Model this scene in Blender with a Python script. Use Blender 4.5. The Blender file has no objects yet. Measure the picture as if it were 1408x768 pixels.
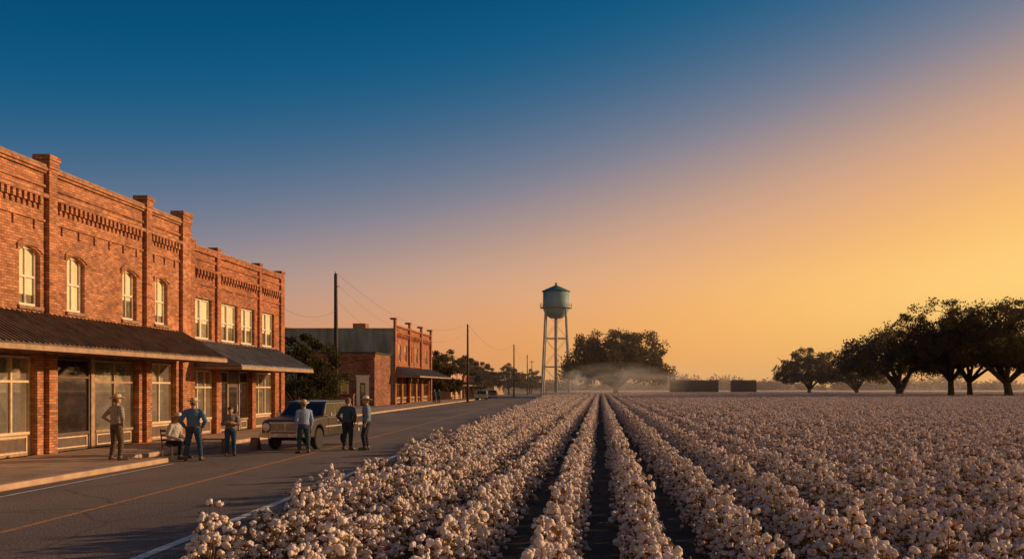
import bpy, bmesh, math, random
import numpy as np
from mathutils import Vector, Matrix
random.seed(7); np.random.seed(7)
scn=bpy.context.scene
COL=scn.collection
F=1250.0; CH=2.1
SUN_AZ=66.0; SUN_EL=13.0
def lin(r,g,b):
    f=lambda c:(c/255/12.92) if c/255<=.04045 else ((c/255+.055)/1.055)**2.4
    return (f(r),f(g),f(b),1)
# ---------------------------------------------------------------- materials
def newmat(name):
    m=bpy.data.materials.new(name); m.use_nodes=True
    nt=m.node_tree; b=nt.nodes['Principled BSDF']
    return m,nt,b
def N(nt,t,**k):
    n=nt.nodes.new(t)
    for a,v in k.items(): setattr(n,a,v)
    return n
def mat(name,c1,c2=None,scale=4,rough=.8,bump=0,metal=0,detail=6,stretch=None,spec=.5,lo=.35,hi=.65,bscale=None,objrand=0):
    m,nt,b=newmat(name); L=nt.links
    b.inputs['Roughness'].default_value=rough; b.inputs['Metallic'].default_value=metal
    b.inputs['Specular IOR Level'].default_value=spec
    c1=tuple(c1)+((1,) if len(c1)==3 else ()); 
    if c2 is None: c2=tuple(x*.75 for x in c1[:3])
    c2=tuple(c2)+((1,) if len(c2)==3 else ())
    tc=N(nt,'ShaderNodeTexCoord'); mp=N(nt,'ShaderNodeMapping'); L.new(tc.outputs['Object'],mp.inputs[0])
    if stretch: mp.inputs['Scale'].default_value=stretch
    nz=N(nt,'ShaderNodeTexNoise'); nz.inputs['Scale'].default_value=scale; nz.inputs['Detail'].default_value=detail
    L.new(mp.outputs[0],nz.inputs['Vector'])
    mr=N(nt,'ShaderNodeMapRange'); mr.inputs[1].default_value=lo; mr.inputs[2].default_value=hi
    L.new(nz.outputs['Fac'],mr.inputs[0])
    mx=N(nt,'ShaderNodeMix',data_type='RGBA'); mx.inputs[6].default_value=c1; mx.inputs[7].default_value=c2
    L.new(mr.outputs[0],mx.inputs[0]); out=mx.outputs[2]
    if objrand:
        oi=N(nt,'ShaderNodeObjectInfo'); hs=N(nt,'ShaderNodeHueSaturation')
        r=N(nt,'ShaderNodeMapRange'); r.inputs[3].default_value=1-objrand; r.inputs[4].default_value=1+objrand
        L.new(oi.outputs['Random'],r.inputs[0]); L.new(r.outputs[0],hs.inputs['Value']); L.new(out,hs.inputs['Color']); out=hs.outputs[0]
    L.new(out,b.inputs['Base Color'])
    if bump:
        n2=N(nt,'ShaderNodeTexNoise'); n2.inputs['Scale'].default_value=bscale or scale*4; n2.inputs['Detail'].default_value=8
        L.new(mp.outputs[0],n2.inputs['Vector'])
        bp=N(nt,'ShaderNodeBump'); bp.inputs['Strength'].default_value=min(1,bump); bp.inputs['Distance'].default_value=.03
        L.new(n2.outputs['Fac'],bp.inputs['Height']); L.new(bp.outputs[0],b.inputs['Normal'])
    return m
def brickmat(name,c1,c2,mortar,bump=.7,bw=.23,bh=.08):
    m,nt,b=newmat(name); L=nt.links
    g=N(nt,'ShaderNodeNewGeometry'); s=N(nt,'ShaderNodeSeparateXYZ'); L.new(g.outputs['Position'],s.inputs[0])
    ad=N(nt,'ShaderNodeMath',operation='ADD'); L.new(s.outputs[0],ad.inputs[0]); L.new(s.outputs[1],ad.inputs[1])
    cb=N(nt,'ShaderNodeCombineXYZ'); L.new(ad.outputs[0],cb.inputs[0]); L.new(s.outputs[2],cb.inputs[1])
    br=N(nt,'ShaderNodeTexBrick'); L.new(cb.outputs[0],br.inputs['Vector'])
    br.inputs['Scale'].default_value=1; br.inputs['Brick Width'].default_value=bw; br.inputs['Row Height'].default_value=bh
    br.inputs['Mortar Size'].default_value=.012; br.inputs['Mortar Smooth'].default_value=.2; br.inputs['Bias'].default_value=0
    br.inputs['Color1'].default_value=c1+(1,); br.inputs['Color2'].default_value=c2+(1,); br.inputs['Mortar'].default_value=mortar+(1,)
    sy=N(nt,'ShaderNodeMath',operation='DIVIDE'); sy.inputs[1].default_value=bh; L.new(s.outputs[2],sy.inputs[0])
    fy=N(nt,'ShaderNodeMath',operation='FLOOR'); L.new(sy.outputs[0],fy.inputs[0])
    md=N(nt,'ShaderNodeMath',operation='MODULO'); md.inputs[1].default_value=2; L.new(fy.outputs[0],md.inputs[0])
    of=N(nt,'ShaderNodeMath',operation='MULTIPLY'); of.inputs[1].default_value=.5; L.new(md.outputs[0],of.inputs[0])
    sx=N(nt,'ShaderNodeMath',operation='DIVIDE'); sx.inputs[1].default_value=bw; L.new(ad.outputs[0],sx.inputs[0])
    sx2=N(nt,'ShaderNodeMath',operation='ADD'); L.new(sx.outputs[0],sx2.inputs[0]); L.new(of.outputs[0],sx2.inputs[1])
    fx=N(nt,'ShaderNodeMath',operation='FLOOR'); L.new(sx2.outputs[0],fx.inputs[0])
    c2_=N(nt,'ShaderNodeCombineXYZ'); L.new(fx.outputs[0],c2_.inputs[0]); L.new(fy.outputs[0],c2_.inputs[1])
    wn=N(nt,'ShaderNodeTexWhiteNoise'); L.new(c2_.outputs[0],wn.inputs['Vector'])
    m3=N(nt,'ShaderNodeMapRange'); m3.inputs[3].default_value=.70; m3.inputs[4].default_value=1.24; L.new(wn.outputs['Value'],m3.inputs[0])
    nz=N(nt,'ShaderNodeTexNoise'); nz.inputs['Scale'].default_value=.6; nz.inputs['Detail'].default_value=9; nz.inputs['Roughness'].default_value=.62
    L.new(g.outputs['Position'],nz.inputs['Vector'])
    mr=N(nt,'ShaderNodeMapRange'); mr.inputs[1].default_value=.3; mr.inputs[2].default_value=.7; mr.inputs[3].default_value=.70; mr.inputs[4].default_value=1.22
    L.new(nz.outputs['Fac'],mr.inputs[0])
    mm=N(nt,'ShaderNodeMath',operation='MULTIPLY'); L.new(mr.outputs[0],mm.inputs[0]); L.new(m3.outputs[0],mm.inputs[1])
    hs=N(nt,'ShaderNodeHueSaturation'); L.new(br.outputs['Color'],hs.inputs['Color']); L.new(mm.outputs[0],hs.inputs['Value'])
    L.new(hs.outputs[0],b.inputs['Base Color']); b.inputs['Roughness'].default_value=.9; b.inputs['Specular IOR Level'].default_value=.2
    inv=N(nt,'ShaderNodeMath',operation='MULTIPLY_ADD'); L.new(br.outputs['Fac'],inv.inputs[0]); inv.inputs[1].default_value=-1; inv.inputs[2].default_value=1
    n4=N(nt,'ShaderNodeTexNoise'); n4.inputs['Scale'].default_value=11; n4.inputs['Detail'].default_value=5; L.new(g.outputs['Position'],n4.inputs['Vector'])
    sm=N(nt,'ShaderNodeMath',operation='MULTIPLY_ADD'); L.new(wn.outputs['Value'],sm.inputs[0]); sm.inputs[1].default_value=.5; L.new(inv.outputs[0],sm.inputs[2])
    s2=N(nt,'ShaderNodeMath',operation='MULTIPLY_ADD'); L.new(n4.outputs['Fac'],s2.inputs[0]); s2.inputs[1].default_value=.7; L.new(sm.outputs[0],s2.inputs[2])
    bp=N(nt,'ShaderNodeBump'); bp.inputs['Strength'].default_value=bump; bp.inputs['Distance'].default_value=.02
    L.new(s2.outputs[0],bp.inputs['Height']); L.new(bp.outputs[0],b.inputs['Normal'])
    return m
M={}
M['brick']=brickmat('brick',(.58,.24,.11),(.37,.14,.066),(.24,.15,.10))
M['brick2']=brickmat('brick_red',(.52,.19,.085),(.32,.11,.055),(.21,.13,.085))
M['brick3']=brickmat('brick_brown',(.30,.13,.075),(.19,.08,.05),(.17,.12,.09),bw=.4,bh=.15)
M['stone']=mat('stone_trim',(.34,.2,.12),(.2,.12,.08),rough=.9,bump=.3)
M['teal']=mat('weathered_grey_paint',(.27,.31,.30),(.14,.15,.14),scale=.8,rough=.9,bump=.4,stretch=(1.5,1,.3),detail=9)
M['roofmetal']=mat('rusty_dark_metal',(.15,.09,.06),(.06,.04,.032),scale=2.5,rough=.75,bump=.2)
M['roofblue']=mat('blue_grey_metal',(.20,.21,.24),(.11,.12,.145),scale=2,rough=.7,bump=.15)
M['roof']=mat('tar_roof',(.05,.045,.04),rough=.95)
M['cream']=mat('cream_paint',(.68,.52,.33),(.5,.37,.22),scale=6,rough=.6)
M['tan']=mat('tan_paint',(.38,.24,.13),(.25,.15,.085),scale=5,rough=.6)
M['white']=mat('white_paint',(.78,.68,.54),(.62,.53,.41),scale=8,rough=.5)
M['brownpanel']=mat('brown_panel',(.12,.065,.04),(.07,.04,.028),rough=.6)
M['blind']=mat('window_blind',(.78,.68,.44),(.6,.5,.3),scale=3,rough=.6,stretch=(1,1,.4))
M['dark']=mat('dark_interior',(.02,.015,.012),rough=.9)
def glassmat(name,base,warm,scale=1.6,lo=.5,hi=.72,ior=1.9,metal=0):
    m=mat(name,base,warm,scale=scale,rough=.02,spec=.5,lo=lo,hi=hi,detail=3,bump=.006,bscale=.7,metal=metal)  # noise patches of the second colour paint in varied reflections and interior glow
    m.node_tree.nodes['Principled BSDF'].inputs['IOR'].default_value=ior
    return m
M['glass']=glassmat('shop_glass',(.025,.018,.012),(.05,.032,.018),scale=2.5,ior=2.0)
M['glassgold']=glassmat('reflective_shop_glass',(.62,.56,.46),(.40,.36,.29),scale=.9,lo=.4,hi=.65,ior=1.8,metal=.75)
M['glassup']=glassmat('pane_glass',(.13,.11,.075),(.4,.32,.18),lo=.4,ior=1.8)
M['glasscar']=glassmat('car_glass',(.012,.012,.012),(.03,.025,.02),ior=1.45)
def concrete():
    m=mat('concrete',(.46,.30,.19),(.30,.195,.125),scale=1.3,rough=.9,bump=.4,bscale=20)
    nt=m.node_tree; L=nt.links; b=nt.nodes['Principled BSDF']; src=b.inputs['Base Color'].links[0].from_socket
    tc=N(nt,'ShaderNodeTexCoord'); br=N(nt,'ShaderNodeTexBrick'); br.offset=0; L.new(tc.outputs['Object'],br.inputs['Vector'])
    br.inputs['Scale'].default_value=1; br.inputs['Brick Width'].default_value=1.4; br.inputs['Row Height'].default_value=1.6; br.inputs['Mortar Size'].default_value=.012
    br.inputs['Color1'].default_value=(1,1,1,1); br.inputs['Color2'].default_value=(.8,.8,.8,1); br.inputs['Mortar'].default_value=(.3,.3,.3,1)
    mx=N(nt,'ShaderNodeMix',data_type='RGBA',blend_type='MULTIPLY'); mx.inputs[0].default_value=1; L.new(src,mx.inputs[6]); L.new(br.outputs['Color'],mx.inputs[7]); L.new(mx.outputs[2],b.inputs['Base Color'])
    return m
M['concrete']=concrete()
M['kerb']=mat('kerb_concrete',(.5,.34,.21),(.34,.23,.15),scale=2,rough=.9,bump=.3)
M['wood']=mat('pole_wood',(.08,.05,.03),(.03,.02,.015),scale=4,stretch=(6,6,.5),rough=.9,bump=.4)
M['wood2']=mat('weathered_wood',(.18,.11,.065),(.09,.055,.035),scale=4,rough=.8)
M['wire']=mat('wire',(.10,.085,.07),rough=.6)
M['tank']=mat('tank_paint',(.24,.37,.40),(.15,.26,.29),scale=.5,rough=.7,stretch=(1,1,.2),spec=.3)
M['tankroof']=mat('tank_roof_paint',(.09,.19,.22),(.06,.13,.15),scale=1,rough=.7,spec=.3)
M['tankleg']=mat('tower_leg_paint',(.42,.42,.38),(.28,.28,.26),scale=.5,rough=.6)
M['steel']=mat('painted_steel',(.36,.36,.33),(.24,.23,.21),scale=1,rough=.6)
M['bark']=mat('bark',(.085,.055,.036),(.035,.024,.017),scale=2,rough=.95,bump=.5)
def leafmat(name,c1,c2,tr=.35,scale=.35,objrand=0,bump=0,bscale=None,lo=.35,hi=.65):
    m=mat(name,c1,c2,scale=scale,rough=.85,spec=.12,detail=4,objrand=objrand,bump=bump,bscale=bscale,lo=lo,hi=hi)
    nt=m.node_tree; L=nt.links; b=nt.nodes['Principled BSDF']; src=b.inputs['Base Color'].links[0].from_socket
    t=N(nt,'ShaderNodeBsdfTranslucent'); L.new(src,t.inputs[0]); mx=N(nt,'ShaderNodeMixShader'); mx.inputs[0].default_value=tr
    L.new(b.outputs[0],mx.inputs[1]); L.new(t.outputs[0],mx.inputs[2]); L.new(mx.outputs[0],nt.nodes['Material Output'].inputs[0])
    return m
M['leaf']=leafmat('oak_foliage',(.13,.09,.034),(.055,.047,.02),tr=.35)
M['leaf2']=leafmat('bush_foliage',(.085,.075,.025),(.04,.042,.017))
M['farleaf']=leafmat('haze_lightened_foliage',(.22,.145,.095),(.14,.095,.065))  # base colour lightened to paint distance haze into the backlit trees
M['boll']=leafmat('cotton_lint',(.93,.82,.75),(.84,.70,.61),tr=.22,scale=25,objrand=.07,bump=.6,bscale=60)
M['stem']=mat('cotton_stem',(.18,.085,.04),(.08,.04,.022),rough=.9)
M['cleaf']=leafmat('cotton_leaf',(.27,.12,.045),(.075,.065,.025),scale=7,lo=.42,hi=.58)
M['soil']=mat('soil',(.09,.058,.038),(.04,.027,.018),scale=1.5,rough=1,bump=.8)
M['grass']=mat('dry_grass',(.22,.14,.06),(.08,.07,.03),scale=2,rough=1)
M['chrome']=mat('chrome',(.75,.70,.62),(.5,.46,.40),scale=8,rough=.3,metal=.5)
M['rubber']=mat('rubber',(.02,.02,.02),rough=.85)
M['paint']=mat('olive_black_paint',(.075,.062,.044),(.045,.038,.028),scale=1.5,rough=.32,metal=.1)
M['paint'].node_tree.nodes['Principled BSDF'].inputs['Coat Weight'].default_value=.6
M['paintdark']=mat('black_paint',(.022,.021,.021),(.017,.016,.016),scale=1,rough=.35,metal=.1)
M['lamp']=mat('headlight_glass',(.85,.78,.65),(.65,.6,.5),rough=.1)
M['amber']=mat('amber_plastic',(.6,.22,.03),rough=.3)
M['red']=mat('red_plastic',(.35,.02,.01),rough=.3)
M['plate']=mat('plate',(.5,.5,.5),rough=.5)
M['tarp']=mat('dark_tarp',(.03,.026,.027),(.015,.014,.014),rough=.7,bump=.3)
M['skin']=mat('skin',(.45,.24,.14),(.36,.18,.1),rough=.6)
M['hair']=mat('grey_hair',(.2,.16,.12),(.08,.06,.045),scale=40,rough=.8)
M['eye']=mat('eye',(.02,.015,.01),rough=.2)
M['belt']=mat('leather',(.07,.035,.02),rough=.5)
def plaid(name,a,b_,s=28):
    m,nt,b=newmat(name); L=nt.links
    tc=N(nt,'ShaderNodeTexCoord'); 
    w1=N(nt,'ShaderNodeTexWave',bands_direction='X'); w2=N(nt,'ShaderNodeTexWave',bands_direction='Z')
    for w in(w1,w2): w.inputs['Scale'].default_value=s/6; w.inputs['Distortion'].default_value=1.5; L.new(tc.outputs['Object'],w.inputs['Vector'])
    ml=N(nt,'ShaderNodeMath',operation='MULTIPLY_ADD'); L.new(w1.outputs['Fac'],ml.inputs[0]); ml.inputs[1].default_value=.5
    m5=N(nt,'ShaderNodeMath',operation='MULTIPLY'); L.new(w2.outputs['Fac'],m5.inputs[0]); m5.inputs[1].default_value=.5; L.new(m5.outputs[0],ml.inputs[2])
    mx=N(nt,'ShaderNodeMix',data_type='RGBA'); mx.inputs[6].default_value=a+(1,); mx.inputs[7].default_value=b_+(1,); L.new(ml.outputs[0],mx.inputs[0])
    L.new(mx.outputs[2],b.inputs['Base Color']); b.inputs['Roughness'].default_value=.9
    return m
def asphalt():
    m=mat('asphalt',(.18,.135,.105),(.10,.08,.07),scale=.35,rough=.8,bump=.6,bscale=45,detail=9,stretch=(1,.35,1))
    nt=m.node_tree; L=nt.links; b=nt.nodes['Principled BSDF']
    src=b.inputs['Base Color'].links[0].from_socket
    tc=N(nt,'ShaderNodeTexCoord'); v=N(nt,'ShaderNodeTexVoronoi',feature='DISTANCE_TO_EDGE'); v.inputs['Scale'].default_value=.35
    nz=N(nt,'ShaderNodeTexNoise'); nz.inputs['Scale'].default_value=1.2; nz.inputs['Detail'].default_value=6
    L.new(tc.outputs['Object'],nz.inputs['Vector'])
    mx=N(nt,'ShaderNodeMix',data_type='VECTOR'); mx.inputs[0].default_value=.35
    L.new(tc.outputs['Object'],mx.inputs[4]); L.new(nz.outputs['Color'],mx.inputs[5]); L.new(mx.outputs[1],v.inputs['Vector'])
    mr=N(nt,'ShaderNodeMapRange'); mr.inputs[1].default_value=0; mr.inputs[2].default_value=.012; mr.inputs[3].default_value=.5; mr.inputs[4].default_value=1
    L.new(v.outputs['Distance'],mr.inputs[0])
    n2=N(nt,'ShaderNodeTexNoise'); n2.inputs['Scale'].default_value=60; n2.inputs['Detail'].default_value=3; L.new(tc.outputs['Object'],n2.inputs['Vector'])
    m2=N(nt,'ShaderNodeMapRange'); m2.inputs[1].default_value=.3; m2.inputs[2].default_value=.7; m2.inputs[3].default_value=.6; m2.inputs[4].default_value=1.45; L.new(n2.outputs['Fac'],m2.inputs[0])
    ml=N(nt,'ShaderNodeMath',operation='MULTIPLY'); L.new(mr.outputs[0],ml.inputs[0]); L.new(m2.outputs[0],ml.inputs[1])
    hs=N(nt,'ShaderNodeHueSaturation'); L.new(src,hs.inputs['Color']); L.new(ml.outputs[0],hs.inputs['Value']); L.new(hs.outputs[0],b.inputs['Base Color'])
    return m
M['asphalt']=asphalt()
M['wline']=mat('white_road_paint',(.75,.67,.57),(.38,.33,.28),scale=9,rough=.8,lo=.45,hi=.75)
M['yline']=mat('yellow_road_paint',(.5,.24,.05),(.16,.1,.06),scale=7,rough=.8,lo=.45,hi=.7)
def farfield():
    m,nt,b=newmat('far_cotton'); L=nt.links
    tc=N(nt,'ShaderNodeTexCoord'); nz=N(nt,'ShaderNodeTexNoise'); nz.inputs['Scale'].default_value=1.5; nz.inputs['Detail'].default_value=8; L.new(tc.outputs['Object'],nz.inputs['Vector'])
    cr=N(nt,'ShaderNodeValToRGB'); e=cr.color_ramp.elements; e[0].position=.42; e[0].color=(.25,.15,.09,1); e[1].position=.6; e[1].color=(.8,.62,.48,1)
    L.new(nz.outputs['Fac'],cr.inputs[0]); L.new(cr.outputs[0],b.inputs['Base Color']); b.inputs['Roughness'].default_value=1
    return m
M['farfield']=farfield()
# ---------------------------------------------------------------- mesh builder
class MB:
    def __init__(s): s.v=[]; s.f=[]; s.m=[]
    def add(s,vs,fs,mi=0):
        o=len(s.v); s.v+= [tuple(p) for p in vs]; s.f+=[tuple(i+o for i in f) for f in fs]; s.m+=[mi]*len(fs); return s
    def box(s,x0,x1,y0,y1,z0,z1,mi=0):
        if x0>x1:x0,x1=x1,x0
        if y0>y1:y0,y1=y1,y0
        return s.add([(x0,y0,z0),(x1,y0,z0),(x1,y1,z0),(x0,y1,z0),(x0,y0,z1),(x1,y0,z1),(x1,y1,z1),(x0,y1,z1)],
          [(0,3,2,1),(4,5,6,7),(0,1,5,4),(1,2,6,5),(2,3,7,6),(3,0,4,7)],mi)
    def quad(s,a,b,c,d,mi=0): return s.add([a,b,c,d],[(0,1,2,3)],mi)
    def prism(s,poly,a,b,mi=0,axis='y'):
        n=len(poly); P=lambda u,v,t:{'y':(u,t,v),'x':(t,u,v),'z':(u,v,t)}[axis]
        vs=[P(u,v,a) for u,v in poly]+[P(u,v,b) for u,v in poly]
        fs=[tuple(range(n))[::-1],tuple(range(n,2*n))]+[(i,(i+1)%n,n+(i+1)%n,n+i) for i in range(n)]
        return s.add(vs,fs,mi)
    def tube(s,pts,rs,n=8,mi=0,cap=True):
        pts=[Vector(p) for p in pts]; vs=[]; fs=[]
        up=None
        for i,p in enumerate(pts):
            d=(pts[min(i+1,len(pts)-1)]-pts[max(i-1,0)]).normalized()
            if up is None:
                up=Vector((0,0,1)) if abs(d.z)<.9 else Vector((1,0,0))
            a=d.cross(up).normalized(); b=a.cross(d).normalized(); up=b
            r=rs[i] if hasattr(rs,'__len__') else rs
            for k in range(n):
                t=2*math.pi*k/n; vs.append(p+a*math.cos(t)*r+b*math.sin(t)*r)
        for i in range(len(pts)-1):
            for k in range(n):
                k2=(k+1)%n; fs.append((i*n+k,i*n+k2,(i+1)*n+k2,(i+1)*n+k))
        if cap: fs.append(tuple(range(n))[::-1]); fs.append(tuple((len(pts)-1)*n+k for k in range(n)))
        return s.add(vs,fs,mi)
    def lathe(s,prof,n=24,c=(0,0,0),mi=0,sx=1,sy=1,axis='z'):
        vs=[];fs=[]
        for r,z in prof:
            for k in range(n):
                t=2*math.pi*k/n; x=r*math.cos(t)*sx; y=r*math.sin(t)*sy
                vs.append((c[0]+x,c[1]+y,c[2]+z) if axis=='z' else (c[0]+z,c[1]+x,c[2]+y))
        for i in range(len(prof)-1):
            for k in range(n):
                k2=(k+1)%n; fs.append((i*n+k,i*n+k2,(i+1)*n+k2,(i+1)*n+k))
        fs.append(tuple(range(n))[::-1]); fs.append(tuple((len(prof)-1)*n+k for k in range(n)))
        return s.add(vs,fs,mi)
    def sphere(s,c,r,n=12,mi=0,rot=None):
        if not hasattr(r,'__len__'): r=(r,r,r)
        vs=[];fs=[]; h=n//2
        def T(x,y,z):
            q=Vector((x*r[0],y*r[1],z*r[2]))
            if rot is not None: q=rot@q
            return (c[0]+q.x,c[1]+q.y,c[2]+q.z)
        vs.append(T(0,0,-1))
        for i in range(1,h):
            p=-math.pi/2+math.pi*i/h
            for k in range(n):
                t=2*math.pi*k/n; vs.append(T(math.cos(p)*math.cos(t),math.cos(p)*math.sin(t),math.sin(p)))
        vs.append(T(0,0,1)); e=len(vs)-1
        for k in range(n):
            k2=(k+1)%n; fs.append((0,1+k2,1+k)); fs.append((e,1+(h-2)*n+k,1+(h-2)*n+k2))
            for i in range(h-2): fs.append((1+i*n+k,1+i*n+k2,1+(i+1)*n+k2,1+(i+1)*n+k))
        return s.add(vs,fs,mi)
    def mesh(s,name,mats,off=(0,0,0),smooth=False):
        me=bpy.data.meshes.new(name)
        v=[(a-off[0],b-off[1],c-off[2]) for a,b,c in s.v]
        me.from_pydata(v,[],s.f)
        for m in mats: me.materials.append(M[m] if isinstance(m,str) else m)
        if len(mats)>1: me.polygons.foreach_set('material_index',s.m)
        if smooth: me.polygons.foreach_set('use_smooth',[True]*len(me.polygons))
        me.update(); return me
    def obj(s,name,mats,parent=None,smooth=False,bevel=0,org=None,local=False):
        off=(0,0,0)
        if parent is not None and not local:
            off=wloc(parent)
        elif org is not None: off=org
        me=s.mesh(name,mats,off,smooth)
        o=bpy.data.objects.new(name,me); COL.objects.link(o)
        if parent is not None: o.parent=parent
        elif org is not None: o.location=org
        if bevel:
            b=o.modifiers.new('bevel','BEVEL'); b.width=bevel; b.segments=2; b.limit_method='ANGLE'
        return o
def wloc(o):
    v=Vector((0,0,0))
    while o is not None: v+=o.location; o=o.parent
    return v
def thing(name,label,cat,loc,group=None,rot=0):
    e=bpy.data.objects.new(name,None); COL.objects.link(e); e.location=loc; e.rotation_euler=(0,0,rot); e.empty_display_size=.3
    tag(e,label,cat,group); return e
def tag(o,label,cat,group=None):
    o['label']=label; o['category']=cat
    if group:o['group']=group
def struct(o): o['kind']='structure'; return o
def copything(src,loc,rot=0,scale=1,label=None,group=None):
    def rec(o,par):
        c=o.copy(); COL.objects.link(c)
        if par is not None: c.parent=par; c.matrix_parent_inverse=o.matrix_parent_inverse.copy()
        for ch in list(o.children): rec(ch,c)
        return c
    r=rec(src,None)
    r.location=loc; r.rotation_euler=(0,0,rot); r.scale=(scale,)*3 if not hasattr(scale,'__len__') else scale
    if label: r['label']=label
    if group: r['group']=group
    return r
# ---------------------------------------------------------------- world, sun, camera
w=bpy.data.worlds.new('World'); scn.world=w; w.use_nodes=True
nt=w.node_tree; nt.nodes.clear(); L=nt.links
az=math.radians(SUN_AZ)
tc=N(nt,'ShaderNodeTexCoord'); nrm=N(nt,'ShaderNodeVectorMath',operation='NORMALIZE'); L.new(tc.outputs['Generated'],nrm.inputs[0])
dt=N(nt,'ShaderNodeVectorMath',operation='DOT_PRODUCT'); dt.inputs[1].default_value=(math.sin(az),math.cos(az),0); L.new(nrm.outputs[0],dt.inputs[0])
a1=N(nt,'ShaderNodeMath',operation='MULTIPLY_ADD'); a1.inputs[1].default_value=.5; a1.inputs[2].default_value=.5; L.new(dt.outputs['Value'],a1.inputs[0])
a2=N(nt,'ShaderNodeMath',operation='POWER'); a2.inputs[1].default_value=3; L.new(a1.outputs[0],a2.inputs[0])
sp=N(nt,'ShaderNodeSeparateXYZ'); L.new(nrm.outputs[0],sp.inputs[0])
zz=N(nt,'ShaderNodeMath',operation='MAXIMUM'); zz.inputs[1].default_value=0; L.new(sp.outputs[2],zz.inputs[0])
a3=N(nt,'ShaderNodeMath',operation='MULTIPLY_ADD'); a3.inputs[1].default_value=-.40; L.new(a2.outputs[0],a3.inputs[0]); L.new(zz.outputs[0],a3.inputs[2])
ym=N(nt,'ShaderNodeMath',operation='MINIMUM'); ym.inputs[1].default_value=0; L.new(sp.outputs[1],ym.inputs[0])
a4=N(nt,'ShaderNodeMath',operation='MULTIPLY_ADD'); a4.inputs[1].default_value=.24; L.new(ym.outputs[0],a4.inputs[0]); L.new(a3.outputs[0],a4.inputs[2])
mr=N(nt,'ShaderNodeMapRange'); mr.inputs[1].default_value=-.4; mr.inputs[2].default_value=.4; L.new(a4.outputs[0],mr.inputs[0])
cr=N(nt,'ShaderNodeValToRGB'); L.new(mr.outputs[0],cr.inputs[0]); cr.color_ramp.interpolation='B_SPLINE'
stops=[(-.40,(255,190,96)),(-.30,(255,198,102)),(-.23,(255,212,120)),(-.17,(255,214,128)),(-.125,(255,202,118)),(-.08,(246,188,116)),(-.035,(232,174,124)),(.01,(210,164,134)),(.055,(174,148,140)),(.105,(124,128,146)),(.165,(70,106,138)),(.225,(20,92,132)),(.29,(2,80,120)),(.38,(0,66,104))]
e=cr.color_ramp.elements
while len(e)>1: e.remove(e[-1])
for i,(p,c) in enumerate(stops):
    q=(p+.4)/.8
    el=e[0] if i==0 else e.new(q)
    el.position=q; el.color=lin(*c)
# slightly deeper, redder band right above the horizon
hz=N(nt,'ShaderNodeMapRange',interpolation_type='SMOOTHSTEP'); hz.inputs[1].default_value=0; hz.inputs[2].default_value=.13; hz.inputs[3].default_value=1; hz.inputs[4].default_value=0; L.new(zz.outputs[0],hz.inputs[0])
hm=N(nt,'ShaderNodeMix',data_type='RGBA',blend_type='MULTIPLY'); L.new(hz.outputs[0],hm.inputs[0]); L.new(cr.outputs[0],hm.inputs[6]); hm.inputs[7].default_value=(.86,.62,.52,1)
sky=N(nt,'ShaderNodeTexSky',sky_type='NISHITA'); sky.sun_disc=False; sky.sun_elevation=math.radians(SUN_EL); sky.sun_rotation=az
sky.air_density=1.5; sky.dust_density=2
bg1=N(nt,'ShaderNodeBackground'); bg1.inputs[1].default_value=1.0; L.new(hm.outputs[2],bg1.inputs[0])
bg2=N(nt,'ShaderNodeBackground'); bg2.inputs[1].default_value=.0008; L.new(sky.outputs[0],bg2.inputs[0])
ads=N(nt,'ShaderNodeAddShader'); L.new(bg1.outputs[0],ads.inputs[0]); L.new(bg2.outputs[0],ads.inputs[1])
wo=N(nt,'ShaderNodeOutputWorld'); L.new(ads.outputs[0],wo.inputs[0])
sd=bpy.data.lights.new('sun','SUN'); sd.energy=5.0; sd.angle=math.radians(.8); sd.color=(1,.62,.33)
so=bpy.data.objects.new('sun',sd); COL.objects.link(so)
el=math.radians(SUN_EL); dirv=Vector((math.sin(az)*math.cos(el),math.cos(az)*math.cos(el),math.sin(el)))
so.rotation_euler=dirv.to_track_quat('Z','Y').to_euler(); so.location=(60,40,40)
cd=bpy.data.cameras.new('camera'); co=bpy.data.objects.new('camera',cd); COL.objects.link(co)
co.location=(0,0,CH); co.rotation_euler=(math.pi/2,0,0); cd.sensor_width=36; cd.lens=F/1408*36
cd.shift_x=-(825-704)/1408; cd.shift_y=(532-384)/1408; cd.clip_end=5000; cd.clip_start=.1
scn.camera=co
scn.view_settings.view_transform='Standard'
try: scn.view_settings.look='None'
except: pass
scn.view_settings.exposure=0
# ---------------------------------------------------------------- ground & road
def R(y): return -5.3-.033*y-.00003*y*y
b=MB(); b.add([(-1500,-200,0),(1500,-200,0),(1500,2500,0),(-1500,2500,0)],[(0,1,2,3)])
M['ground']=mat('ground_dirt',(.24,.155,.09),(.11,.085,.05),scale=.35,rough=1,bump=.5,bscale=6,detail=10)
struct(b.obj('ground',['ground']))
def strip(name,m,fl,fr,z,ys):
    b=MB()
    vs=[];fs=[]
    for y in ys: vs+=[(fl(y),y,z),(fr(y),y,z)]
    for i in range(len(ys)-1): fs.append((2*i,2*i+1,2*i+3,2*i+2))
    b.add(vs,fs); return struct(b.obj(name,[m]))
ys=[-5,0,5,10,15,20,25,30,35,40,50,60,70,80,100,120,140,160,180,200,230,260,300]
def RL(y):
    if y<52: return -16.3
    if y<62: return -16.3-(y-52)*.12
    return -17.5-(y-62)*.035
strip('road','asphalt',RL,lambda y:R(y)+.35,.004,ys)
strip('road_edge_line','wline',lambda y:R(y)-.08,lambda y:R(y)+.08,.009,ys)
strip('road_centre_line','yline',lambda y:R(y)-2.96,lambda y:R(y)-2.85,.009,ys)
strip('parking_line','wline',lambda y:R(y)-5.62,lambda y:R(y)-5.55,.009,[-5,5,15,25])
strip('field_soil','soil',lambda y:R(y)+1.5,lambda y:400,.005,ys)
b=MB(); b.box(-16.4,-12.25,2,25.3,0,.13); s=struct(b.obj('pavement',['concrete'],bevel=.01))
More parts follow.
